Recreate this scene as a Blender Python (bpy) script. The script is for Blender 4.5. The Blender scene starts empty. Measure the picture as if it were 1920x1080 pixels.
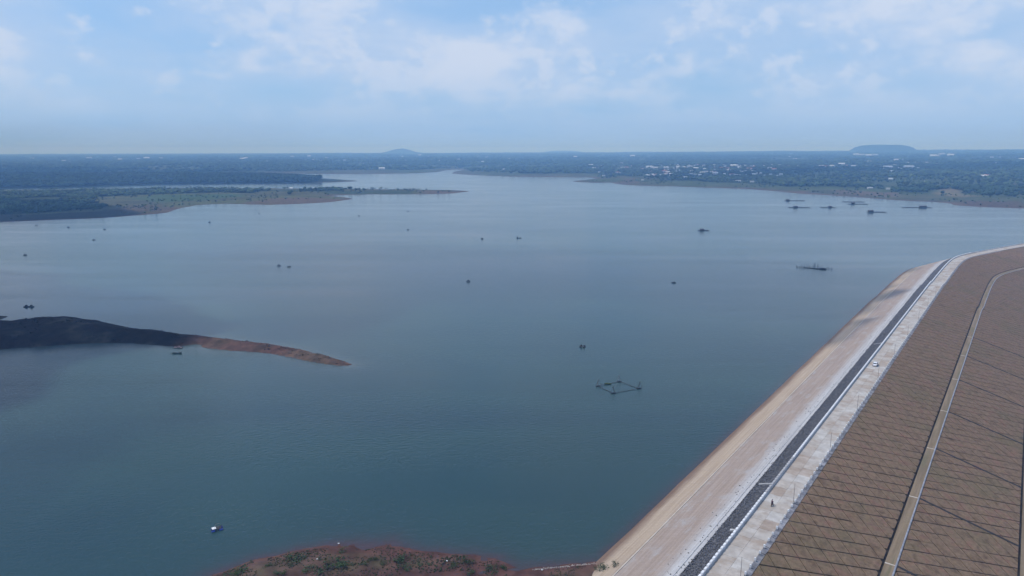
import bpy, bmesh, math, random
import numpy as np
from mathutils import Vector, Matrix, noise as mnoise
random.seed(7); rng = np.random.default_rng(7)
SC = bpy.context.scene
COL = SC.collection
R = math.radians

# ------------------------------------------------------------------ camera
CAM_H = 97.1            # metres above the lake
F = 1280.0              # focal length in photo pixels (1920 wide)
PITCH = math.atan((540 - 284) / F)
cam = bpy.data.cameras.new("camera"); cam_o = bpy.data.objects.new("camera", cam); COL.objects.link(cam_o)
cam.sensor_width = 36; cam.lens = 36 * F / 1920
cam.clip_start = 0.5; cam.clip_end = 90000
cam_o.location = (0, 0, CAM_H); cam_o.rotation_euler = (R(90) - PITCH, 0, 0)
SC.camera = cam_o

# ------------------------------------------------------------------ light
SUN_EL, SUN_AZ = R(60), R(-80)          # azimuth from +Y, negative = left
TO_SUN = Vector((math.sin(SUN_AZ) * math.cos(SUN_EL), math.cos(SUN_AZ) * math.cos(SUN_EL), math.sin(SUN_EL)))
sun = bpy.data.lights.new("sun", 'SUN'); sun_o = bpy.data.objects.new("sun", sun); COL.objects.link(sun_o)
sun.energy = 2.7; sun.angle = R(0.55); sun.color = (1.0, 0.965, 0.92)
sun_o.rotation_euler = TO_SUN.to_track_quat('Z', 'Y').to_euler(); sun_o.location = TO_SUN * 400

SC.view_settings.view_transform = 'Standard'; SC.view_settings.look = 'None'
SC.view_settings.gamma = 1; SC.view_settings.use_curve_mapping = False
SC.view_settings.exposure = 0.0
SC.render.engine = 'CYCLES'
SC.cycles.use_denoising = True
SC.cycles.max_bounces = 6; SC.cycles.volume_bounces = 3; SC.cycles.transparent_max_bounces = 16
SC.cycles.sample_clamp_indirect = 4

class G:
    """small node-graph helper"""
    def __init__(s, tree): s.t = tree; s.n = tree.nodes; s.l = tree.links
    def new(s, typ, **kw):
        nd = s.n.new(typ)
        for k, v in kw.items():
            if k.startswith('i_'): s.set(nd.inputs[k[2:].replace('_', ' ')], v)
            else: setattr(nd, k, v)
        return nd
    def set(s, sock, v):
        if isinstance(v, bpy.types.NodeSocket): s.l.new(v, sock)
        else: sock.default_value = v
    def math(s, op, a, b=None, c=None, clamp=False):
        nd = s.n.new('ShaderNodeMath'); nd.operation = op; nd.use_clamp = clamp
        for i, v in enumerate((a, b, c)):
            if v is not None: s.set(nd.inputs[i], v)
        return nd.outputs[0]
    def vmath(s, op, a, b=None, scale=None):
        nd = s.n.new('ShaderNodeVectorMath'); nd.operation = op
        s.set(nd.inputs[0], a)
        if b is not None: s.set(nd.inputs[1], b)
        if scale is not None: s.set(nd.inputs['Scale'], scale)
        return nd.outputs[1] if op in ('DOT_PRODUCT', 'LENGTH') else nd.outputs[0]
    def noise(s, vec, scale, detail=4, rough=0.55, dist=0.0):
        nd = s.n.new('ShaderNodeTexNoise'); s.set(nd.inputs['Vector'], vec)
        nd.inputs['Scale'].default_value = scale; nd.inputs['Detail'].default_value = detail
        nd.inputs['Roughness'].default_value = rough; nd.inputs['Distortion'].default_value = dist
        return nd.outputs[0]
    def ramp(s, fac, stops, interp='EASE'):
        nd = s.n.new('ShaderNodeValToRGB'); nd.color_ramp.interpolation = interp
        el = nd.color_ramp.elements
        while len(el) < len(stops): el.new(0.5)
        for e, (p, c) in zip(el, stops):
            e.position = p; e.color = (*c, 1) if len(c) == 3 else c
        s.set(nd.inputs[0], fac); return nd.outputs[0]
    def sstep(s, x, a, b):
        nd = s.n.new('ShaderNodeMapRange'); nd.interpolation_type = 'SMOOTHSTEP'
        s.set(nd.inputs['Value'], x); nd.inputs['From Min'].default_value = a; nd.inputs['From Max'].default_value = b
        return nd.outputs[0]
    def mix(s, fac, a, b, blend='MIX'):
        nd = s.n.new('ShaderNodeMix'); nd.data_type = 'RGBA'; nd.blend_type = blend
        s.set(nd.inputs['Factor'], fac)
        for k, v in (('A', a), ('B', b)):
            sk = [i for i in nd.inputs if i.name == k and i.type == 'RGBA'][0]
            if isinstance(v, tuple): v = (*v, 1) if len(v) == 3 else v
            s.set(sk, v)
        return [o for o in nd.outputs if o.type == 'RGBA'][0]

# ------------------------------------------------------------------ sky
world = bpy.data.worlds.new("World"); SC.world = world; world.use_nodes = True
g = G(world.node_tree); g.n.clear()
w_out = g.new('ShaderNodeOutputWorld'); bg = g.new('ShaderNodeBackground')
sky = g.new('ShaderNodeTexSky'); sky.sky_type = 'NISHITA'; sky.sun_disc = False
sky.sun_elevation = SUN_EL; sky.sun_rotation = SUN_AZ
sky.altitude = 500; sky.air_density = 1.0; sky.dust_density = 2.0; sky.ozone_density = 2.0
tc = g.new('ShaderNodeTexCoord'); dirv = tc.outputs['Generated']
sep = g.new('ShaderNodeSeparateXYZ'); g.l.new(dirv, sep.inputs[0])
zc = g.math('MAXIMUM', sep.outputs[2], 0.0)
# cloud deck seen at a low angle: flatten towards the horizon
den = g.math('ADD', zc, 0.11)
cx = g.math('DIVIDE', sep.outputs[0], den); cy = g.math('DIVIDE', sep.outputs[1], den)
cv = g.new('ShaderNodeCombineXYZ'); g.l.new(cx, cv.inputs[0]); g.l.new(cy, cv.inputs[1])
big = g.noise(g.vmath('ADD', cv.outputs[0], (3.1, 1.7, 0)), 0.55, 4, 0.55)
def squash(k):
    c = g.new('ShaderNodeCombineXYZ'); g.l.new(sep.outputs[0], c.inputs[0]); g.l.new(sep.outputs[1], c.inputs[1])
    g.l.new(g.math('MULTIPLY', sep.outputs[2], k), c.inputs[2]); return c.outputs[0]
puff = g.noise(g.vmath('ADD', squash(1.7), (5.3, 0.0, 2.2)), 10.0, 9, 0.56, 0.15)
puff_s = g.noise(g.vmath('ADD', squash(1.5), (1.3, 4.0, 0.6)), 21.0, 7, 0.55, 0.1)
veil = g.noise(squash(2.6), 3.6, 6, 0.55, 0.3)
gap = g.math('SUBTRACT', 1.0, g.sstep(g.vmath('LENGTH', g.vmath('MULTIPLY', g.vmath('SUBTRACT', dirv, (0.0, 0.98, 0.205)), (1.0, 1.0, 3.2))), 0.05, 0.30))
veil_m = g.math('SUBTRACT', g.math('ADD', g.math('MULTIPLY', big, 0.5), g.math('MULTIPLY', veil, 0.5)), g.math('MULTIPLY', gap, 0.17))
cov = g.sstep(veil_m, 0.30, 0.56)
pm = g.math('ADD', puff, g.math('MULTIPLY', g.math('SUBTRACT', veil_m, 0.5), 1.0))
puff_m = g.math('MULTIPLY', g.sstep(pm, 0.45, 0.68), 0.72)
pm2 = g.math('ADD', puff_s, g.math('MULTIPLY', g.math('SUBTRACT', veil_m, 0.5), 0.8))
puff_m = g.math('MAXIMUM', puff_m, g.math('MULTIPLY', g.sstep(pm2, 0.49, 0.66), 0.55))
elev_fade = g.sstep(sep.outputs[2], 0.02, 0.13)
high = g.sstep(sep.outputs[2], 0.18, 0.5)
cov = g.math('MULTIPLY', g.math('MULTIPLY', cov, g.math('ADD', 0.35, g.math('MULTIPLY', elev_fade, 0.65))), g.math('SUBTRACT', 0.85, g.math('MULTIPLY', high, 0.55)))
puff_m = g.math('MULTIPLY', g.math('MULTIPLY', puff_m, elev_fade), g.math('SUBTRACT', 1.0, g.math('MULTIPLY', high, 0.45)))
base = g.mix(1.0, sky.outputs[0], (0.56, 0.92, 1.42), 'MULTIPLY')
low = g.math('SUBTRACT', 1.0, g.sstep(sep.outputs[2], 0.0, 0.10))
base = g.mix(g.math('SUBTRACT', g.math('ADD', 0.74, g.math('MULTIPLY', low, 0.22)), g.math('MULTIPLY', high, 0.6)), base, g.mix(low, (2.85, 4.5, 6.6), (2.4, 4.1, 7.0)))
col = g.mix(cov, base, (3.85, 5.05, 7.0))
col = g.mix(puff_m, col, (5.3, 5.95, 7.2))
g.l.new(col, bg.inputs[0]); bg.inputs[1].default_value = 0.125
g.l.new(bg.outputs[0], w_out.inputs[0])

# ------------------------------------------------------------------ helpers
def look_ray(x, y):
    u = (x - 960) / F; v = (540 - y) / F
    return np.array([u, math.cos(PITCH) + math.sin(PITCH) * v, -math.sin(PITCH) + math.cos(PITCH) * v])
def at(x, y, z=0.0):
    """where the sight line through a photo pixel meets the level z"""
    r = look_ray(x, y); t = (z - CAM_H) / r[2]
    return (r[0] * t, r[1] * t)
def poly_at(pts, z=0.0): return np.array([at(x, y, z) for x, y in pts])

def tag(o, label=None, cat=None, group=None, kind=None):
    if label: o['label'] = label
    if cat: o['category'] = cat
    if group: o['group'] = group
    if kind: o['kind'] = kind
    return o
def link(name, me, parent=None, loc=None, rz=None):
    o = bpy.data.objects.new(name, me); COL.objects.link(o)
    if parent is not None: o.parent = parent
    if loc is not None: o.location = loc
    if rz is not None: o.rotation_euler = (0, 0, rz)
    return o
def empty(name, loc=(0, 0, 0), rz=0):
    o = bpy.data.objects.new(name, None); COL.objects.link(o); o.location = loc; o.rotation_euler = (0, 0, rz)
    o.empty_display_size = 0.3
    return o
def mesh_np(name, V, Fc, mats=(), col=None, uv=None, smooth=False, mi=None, attrs=None):
    """mesh from numpy arrays; Fc is (n,3) or (n,4)"""
    V = np.asarray(V, dtype=np.float32); Fc = np.asarray(Fc, dtype=np.int32); k = Fc.shape[1]
    me = bpy.data.meshes.new(name)
    me.vertices.add(len(V)); me.vertices.foreach_set('co', V.ravel())
    me.loops.add(Fc.size); me.loops.foreach_set('vertex_index', Fc.ravel())
    me.polygons.add(len(Fc)); me.polygons.foreach_set('loop_start', np.arange(0, Fc.size, k, dtype=np.int32))
    if smooth: me.polygons.foreach_set('use_smooth', np.ones(len(Fc), dtype=bool))
    if mi is not None: me.polygons.foreach_set('material_index', np.asarray(mi, dtype=np.int32))
    for m in mats: me.materials.append(m)
    me.update(calc_edges=True); me.validate(clean_customdata=False)
    if col is not None:
        a = me.color_attributes.new('Col', 'FLOAT_COLOR', 'POINT')
        c = np.ones((len(V), 4), dtype=np.float32); c[:, :3] = col; a.data.foreach_set('color', c.ravel())
    if attrs:
        for nm, vals in attrs.items():
            a = me.attributes.new(nm, 'FLOAT', 'POINT'); a.data.foreach_set('value', np.asarray(vals, dtype=np.float32))
    if uv is not None:
        l = me.uv_layers.new(name='UVMap')
        l.data.foreach_set('uv', np.asarray(uv, dtype=np.float32)[Fc.ravel()].ravel())
    return me
class MB:
    """collects shapes into one mesh"""
    def __init__(s): s.v = []; s.f = []; s.m = []
    def add(s, V, Fs, mi=0):
        b = len(s.v); s.v += [tuple(v) for v in V]
        for f in Fs: s.f.append(tuple(i + b for i in f)); s.m.append(mi)
    def box(s, c, size, mi=0, rz=0, taper=1.0):
        x, y, z = (k / 2 for k in size); P = []
        for dz, t in ((-z, 1), (z, taper)):
            for dx, dy in ((-x, -y), (x, -y), (x, y), (-x, y)):
                px, py = dx * t, dy * t
                P.append((c[0] + px * math.cos(rz) - py * math.sin(rz), c[1] + px * math.sin(rz) + py * math.cos(rz), c[2] + dz))
        s.add(P, [(3, 2, 1, 0), (4, 5, 6, 7), (0, 1, 5, 4), (1, 2, 6, 5), (2, 3, 7, 6), (3, 0, 4, 7)], mi)
    def tube(s, a, b, r, mi=0, n=6, r2=None):
        a = Vector(a); b = Vector(b); d = b - a
        if d.length < 1e-6: return
        q = d.to_track_quat('Z', 'Y'); r2 = r if r2 is None else r2; P = []
        for p, rr in ((a, r), (b, r2)):
            for i in range(n):
                P.append(p + q @ Vector((rr * math.cos(2 * math.pi * i / n), rr * math.sin(2 * math.pi * i / n), 0)))
        Fs = [(i, (i + 1) % n, n + (i + 1) % n, n + i) for i in range(n)] + [tuple(range(n - 1, -1, -1)), tuple(range(n, 2 * n))]
        s.add(P, Fs, mi)
    def path(s, pts, r, mi=0, n=6):
        for a, b in zip(pts[:-1], pts[1:]): s.tube(a, b, r, mi, n)
    def blob(s, c, rad, mi=0, jit=0.2, sub=1, seed=0):
        rr = random.Random(seed); bm = bmesh.new(); bmesh.ops.create_icosphere(bm, subdivisions=sub, radius=1)
        bm.verts.ensure_lookup_table()
        P = []
        for v in bm.verts:
            k = 1 + rr.uniform(-jit, jit); P.append((c[0] + v.co.x * rad[0] * k, c[1] + v.co.y * rad[1] * k, c[2] + v.co.z * rad[2] * k))
        Fs = [tuple(v.index for v in f.verts) for f in bm.faces]; bm.free(); s.add(P, Fs, mi)
    def mesh(s, name, mats, smooth=False, bevel=0):
        me = bpy.data.meshes.new(name); me.from_pydata(s.v, [], s.f)
        for m in (mats if isinstance(mats, (list, tuple)) else [mats]): me.materials.append(m)
        me.polygons.foreach_set('material_index', s.m)
        if smooth: me.polygons.foreach_set('use_smooth', [True] * len(s.f))
        me.update()
        if bevel:
            bm = bmesh.new(); bm.from_mesh(me); bmesh.ops.bevel(bm, geom=bm.edges[:], offset=bevel, segments=1, affect='EDGES'); bm.to_mesh(me); bm.free()
        return me
    def build(s, name, mats, parent=None, loc=None, rz=None, smooth=False, bevel=0):
        return link(name, s.mesh(name, mats, smooth, bevel), parent, loc, rz)

def mat(name, c1, c2=None, scale=1.0, rough=0.85, detail=4, coord='Object', stretch=(1, 1, 1), bump=0.0, bscale=None,
        c3=None, scale3=0.1, metallic=0.0, rand=0.0, fine=0.0, spec=0.35, attr=None, lo=0.35, hi=0.65):
    m = bpy.data.materials.new(name); m.use_nodes = True; q = G(m.node_tree)
    b = q.n['Principled BSDF']; b.inputs['Roughness'].default_value = rough; b.inputs['Metallic'].default_value = metallic
    b.inputs['Specular IOR Level'].default_value = spec
    if coord == 'Position': vec = q.new('ShaderNodeNewGeometry').outputs['Position']
    elif coord == 'UV': vec = q.new('ShaderNodeTexCoord').outputs['UV']
    else: vec = q.new('ShaderNodeTexCoord').outputs['Object']
    vs = q.vmath('MULTIPLY', vec, tuple(stretch))
    colr = None
    if attr:
        at_ = q.new('ShaderNodeAttribute'); at_.attribute_name = attr; colr = at_.outputs['Color']
    if c2 is not None:
        nz = q.noise(vs, scale, detail)
        mixc = q.ramp(nz, [(lo, c1), (hi, c2)])
    else:
        rgb = q.new('ShaderNodeRGB'); rgb.outputs[0].default_value = (*c1, 1); mixc = rgb.outputs[0]
    if colr is not None: mixc = q.mix(1.0, colr, mixc, 'MULTIPLY')
    if c3 is not None:
        n3 = q.noise(vs, scale3, 4, 0.6); mixc = q.mix(q.sstep(n3, 0.48, 0.66), mixc, c3)
    if fine:
        nf = q.noise(vec, 2.3 if bscale is None else bscale * 0.8, 5, 0.7)
        k = q.math('ADD', q.math('MULTIPLY', q.math('SUBTRACT', nf, 0.5), fine * 2), 1.0)
        cmb = q.new('ShaderNodeCombineXYZ')
        for i in range(3): q.l.new(k, cmb.inputs[i])
        mixc = q.mix(1.0, mixc, cmb.outputs[0], 'MULTIPLY')
    if rand:
        oi = q.new('ShaderNodeObjectInfo')
        k = q.math('ADD', q.math('MULTIPLY', q.math('SUBTRACT', oi.outputs['Random'], 0.5), rand * 2), 1.0)
        cmb = q.new('ShaderNodeCombineXYZ')
        for i in range(3): q.l.new(k, cmb.inputs[i])
        mixc = q.mix(1.0, mixc, cmb.outputs[0], 'MULTIPLY')
    q.l.new(mixc, b.inputs['Base Color'])
    if bump:
        bn = q.new('ShaderNodeBump'); bn.inputs['Strength'].default_value = bump; bn.inputs['Distance'].default_value = 0.3
        q.l.new(q.noise(vec, bscale or 3.0, 5, 0.6), bn.inputs['Height']); q.l.new(bn.outputs[0], b.inputs['Normal'])
    return m

# ------------------------------------------------------------------ the dam's own frame: s along the crest, o across it (downstream +)
DV = np.array([0.60117, 0.79912]); NV = np.array([0.79912, -0.60117])
TURN = R(19.4)
D2 = np.array([DV[0] * math.cos(TURN) + NV[0] * math.sin(TURN), DV[1] * math.cos(TURN) + NV[1] * math.sin(TURN)])
CO = np.array([-110, -76, -46, -38, -15, 0, 60.]); CS = np.array([640, 655, 690, 688, 653, 655, 648.])
def W2(s, o):
    s = np.asarray(s, float); o = np.asarray(o, float)
    drift = -3.3 * np.clip((s - 150) / 500, 0, 1) * np.clip((-40 - o) / 33, 0, 1) - 0.9 * np.clip((s - 150) / 500, 0, 1) * np.clip(-o / 38, 0, 1)
    e = s - np.interp(o, CO, CS); h = 0.5 * (e + np.sqrt(e * e + 30.0 ** 2))
    h = np.where(e < -150, 0, h - 0.75 * np.clip((150 + e) / 150, 0, 1) * 0)
    oo = o + drift
    return np.stack([DV[0] * (s - h) + D2[0] * h + NV[0] * oo, DV[1] * (s - h) + D2[1] * h + NV[1] * oo], -1)
def W(s, o, z):
    p = W2(s, o); return (float(p[0]), float(p[1]), float(z))
def so_of(x, y): return (DV[0] * x + DV[1] * y, NV[0] * x + NV[1] * y)
CREST = 9.1
O_PL, O_PR, O_RR, O_GR = -46.1, -45.5, -38.75, -37.55
O_B1L, O_B1R, O_B2L, O_B2R = -17.2, -14.5, 9.2, 12.0
Z_B1 = CREST - (O_B1L - O_GR) / 2.75; Z_B2 = Z_B1 - (O_B2L - O_B1R) / 2.75
def up_z(o): return CREST - (-45.8 - o) / 3.0
S_LINE = np.unique(np.concatenate([np.arange(-60, 560, 10.0), np.arange(560, 800, 4.0), np.arange(800, 1500, 20.0)]))

def inside(P, poly):
    x, y = P[:, 0], P[:, 1]; c = np.zeros(len(P), bool); n = len(poly); j = n - 1
    for i in range(n):
        xi, yi = poly[i]; xj, yj = poly[j]
        hit = ((yi > y) != (yj > y)) & (x < (xj - xi) * (y - yi) / (yj - yi + 1e-12) + xi)
        c ^= hit; j = i
    return c
def dist_poly(P, poly, closed=True):
    d = np.full(len(P), 1e9); n = len(poly)
    for i in range(n if closed else n - 1):
        a = poly[i]; b = poly[(i + 1) % n]; ab = b - a; L = ab @ ab + 1e-9
        t = np.clip(((P - a) @ ab) / L, 0, 1); q = P - a - t[:, None] * ab
        d = np.minimum(d, np.einsum('ij,ij->i', q, q))
    return np.sqrt(d)
def sdf(P, poly):
    d = dist_poly(P, poly); return np.where(inside(P, poly), d, -d)
def roughen(poly, step, amp, seed):
    """subdivide a shoreline and give it small bays and points"""
    out = []; n = len(poly)
    for i in range(n):
        a = poly[i]; b = poly[(i + 1) % n]; L = np.linalg.norm(b - a); k = max(1, min(40, int(L / step)))
        nv = np.array([-(b - a)[1], (b - a)[0]]) / (L + 1e-9)
        for j in range(k):
            p = a + (b - a) * j / k
            d = mnoise.noise(Vector((p[0] / step / 2.5, p[1] / step / 2.5, seed))) * amp if j else 0
            out.append(p + nv * d)
    return np.array(out)

# fast value noise on numpy points
def vnoise(P, scale, seed=0, octs=3):
    out = np.zeros(len(P)); amp = 1; tot = 0
    for k in range(octs):
        q = P / scale * (2 ** k) + seed * 17.3 + k * 5.1
        i = np.floor(q).astype(np.int64); f = q - i; f = f * f * (3 - 2 * f)
        def h(a, b):
            v = np.sin((a * 127.1 + b * 311.7 + seed * 74.7) % 6283.185) * 43758.5453
            return v - np.floor(v)
        v = (h(i[:, 0], i[:, 1]) * (1 - f[:, 0]) + h(i[:, 0] + 1, i[:, 1]) * f[:, 0]) * (1 - f[:, 1]) + \
            (h(i[:, 0], i[:, 1] + 1) * (1 - f[:, 0]) + h(i[:, 0] + 1, i[:, 1] + 1) * f[:, 0]) * f[:, 1]
        out += v * amp; tot += amp; amp *= 0.5
    return out / tot

# ------------------------------------------------------------------ shorelines (traced once, placed on the lake's level)
SH = {}
SH['mainland'] = roughen(poly_at([(-700, 440), (-200, 425), (0, 416.5), (60, 414), (190, 409), (270, 403), (320, 398), (340, 390), (370, 384.5), (420, 382), (500, 384), (560, 382.3), (620, 379), (655, 374.5), (664, 372.8),
    (655, 371), (640, 369), (620, 367.3), (650, 365.5), (700, 364.5), (800, 364.2), (850, 362.6), (882, 358.6), (850, 356.4), (780, 355.6), (700, 355), (600, 353.6), (500, 353), (400, 352.6), (300, 352.5), (150, 354.5), (0, 357.5), (-300, 363), (-900, 378)]), 25, 7, 1)
SH['far_point'] = roughen(poly_at([(-700, 372), (-300, 359), (0, 353), (160, 349.5), (300, 345), (480, 343.3), (580, 342.5), (650, 341), (674, 339.3), (640, 336.8), (600, 334), (560, 331.5), (500, 330), (400, 329.5), (0, 330), (-400, 331), (-900, 336)]), 45, 12, 2)
FAR = [(-700, 327), (0, 326.5), (430, 326), (515, 323), (560, 325.3), (600, 326), (660, 326.5), (720, 326), (780, 325), (822, 322.5), (838, 319), (860, 317), (868, 319), (850, 322), (846, 325.5), (900, 329), (960, 331), (1000, 331.6), (1060, 332.4), (1110, 332.6), (1116, 335), (1092, 337.5), (1070, 340),
    (1090, 342), (1130, 343), (1145, 342.2), (1156, 345), (1180, 347.3), (1220, 348.5), (1260, 349.2), (1300, 351), (1350, 352.5), (1400, 354), (1450, 358), (1500, 363), (1560, 366.5), (1600, 369), (1650, 373), (1700, 376.5), (1745, 378.5), (1780, 381), (1790, 385), (1850, 388.5), (1920, 391), (2100, 400), (2500, 425)]
far_sh = poly_at(FAR)
far_sh = np.vstack([far_sh, [[1500, 900], [1700, 300], [9000, 300], [15000, 300], [15000, 15000], [-15000, 15000], [-15000, 3000]]])
_fr = roughen(far_sh[:len(FAR)], 40, 10, 3); _cut = int(np.argmin(np.hypot(*(_fr - far_sh[len(FAR) - 1]).T)))
SH['far_shore'] = np.vstack([_fr[:_cut + 1], far_sh[len(FAR):]])
SH['spit'] = roughen(poly_at([(-400, 700), (-100, 662), (0, 655), (60, 651), (130, 645.5), (200, 642.5), (250, 643), (310, 648), (332, 650), (350, 647), (365, 644.5), (377, 645), (383, 651), (400, 653), (450, 657), (500, 661.5), (560, 672), (600, 680), (630, 684), (661, 685.5),
    (640, 677), (600, 666), (560, 656), (500, 645.5), (440, 638.5), (380, 631), (300, 624), (250, 617), (200, 606), (160, 599), (100, 600), (40, 605), (0, 607), (-100, 612), (-400, 630)]), 5, 1.5, 4)
SH['islet'] = poly_at([(-160, 604), (-40, 600), (4, 597), (15, 594), (2, 592.5), (-60, 592), (-160, 594)])
bank_w = poly_at([(330, 1120), (395, 1079), (440, 1063.5), (480, 1049), (520, 1042), (560, 1031.5), (600, 1024), (640, 1017.5), (680, 1019), (715, 1015), (735, 1013.5), (755, 1024), (790, 1033), (840, 1038), (890, 1039.5), (930, 1047), (950, 1056), (972, 1064.5), (1000, 1067), (1040, 1064.5), (1080, 1060.5), (1120, 1055.5), (1136, 1052)])
SH['bank'] = np.vstack([roughen(bank_w[:-1], 2.0, 0.8, 5), bank_w[-1:], [[34, 140], [20, 60], [-10, -40], [-60, -300], [-900, -300], [-400, 60], [-160, 100]]])

TREEZ = [poly_at(p, 4.0) for p in (
    [(-400, 406), (0, 401.5), (60, 399), (140, 394), (190, 391), (202, 386), (172, 378), (182, 371), (230, 367), (330, 363), (420, 361), (475, 363), (480, 356.5), (300, 356.8), (0, 362), (-400, 374)],
    [(478, 356), (640, 354.2), (652, 355), (640, 357), (560, 358.5), (478, 358.5)],
    [(-700, 364), (0, 350.5), (160, 347.5), (300, 343.4), (480, 341.6), (570, 340.5), (600, 339), (602, 334.5), (560, 330), (400, 328.5), (0, 329), (-700, 332)])]
WOOD_FRONT = poly_at([(-700, 325), (300, 324.5), (500, 321), (560, 321.5), (700, 321), (780, 320), (830, 316), (870, 315.5), (885, 323), (960, 326.5), (1020, 327), (1080, 327), (1125, 327.5), (1119, 334), (1150, 334.5), (1165, 331), (1182, 332), (1190, 336), (1225, 340), (1300, 340), (1320, 343), (1440, 347), (1500, 352.5), (1560, 352), (1600, 355.5), (1650, 358.5), (1690, 363), (1740, 365.5), (1752, 359), (1795, 359.5), (1806, 365), (1850, 370), (1920, 372.5), (2200, 388)], 4.0)
WOODZ = np.vstack([WOOD_FRONT, [[1700, 900], [15000, 800], [15000, 15000], [-15000, 15000], [-15000, 3000]]])

FIELDS_AND_SHADE = [(poly_at(p, 3.0), c) for p, c in (
    ([(232, 373), (300, 366), (440, 364.5), (472, 368), (390, 375), (300, 380)], (0.044, 0.086, 0.036)), ([(300, 381), (380, 376), (480, 374), (470, 379), (390, 382), (335, 388)], (0.082, 0.098, 0.044)),
    ([(450, 379), (490, 373), (560, 370), (640, 371.5), (652, 375), (560, 380.5)], (0.112, 0.080, 0.062)), ([(200, 396), (240, 384), (300, 384), (310, 392), (250, 399)], (0.085, 0.066, 0.046)),
    ([(560, 357.5), (780, 357), (780, 362.5), (620, 363)], (0.036, 0.060, 0.034)), ([(780, 358), (850, 357.5), (865, 360), (800, 362)], (0.118, 0.088, 0.066)), ([(-300, 410), (0, 403), (150, 398), (235, 392), (262, 400), (180, 408), (0, 415.5), (-300, 430)], (0.028, 0.026, 0.022)),  # last polygon is cloud shade on the left shore, painted as ground colour
    ([(1745, 367), (1756, 358.5), (1800, 358.5), (1808, 367), (1850, 371), (1800, 372)], (0.165, 0.135, 0.080)), ([(1560, 357), (1690, 364), (1690, 370), (1560, 362)], (0.120, 0.088, 0.065)), ([(1150, 342), (1180, 335), (1195, 337), (1200, 344)], (0.105, 0.075, 0.056)),
    ([(1800, 376), (1920, 380), (1920, 389), (1800, 386)], (0.085, 0.062, 0.050)), ([(1440, 356), (1510, 358), (1560, 364), (1500, 361)], (0.112, 0.084, 0.062)))]
def far_level(x, y):
    r = np.hypot(x, y); u = np.clip(x / np.maximum(y, 1), -0.95, 0.95)
    hf = np.interp(u, [-0.95, -0.75, -0.2, 0, 0.3, 0.75, 0.95], [34, 38, 60, 64, 80, 112, 120])
    return hf * np.clip((r - 1000) / 9500, 0, 1) ** 1.0
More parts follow.
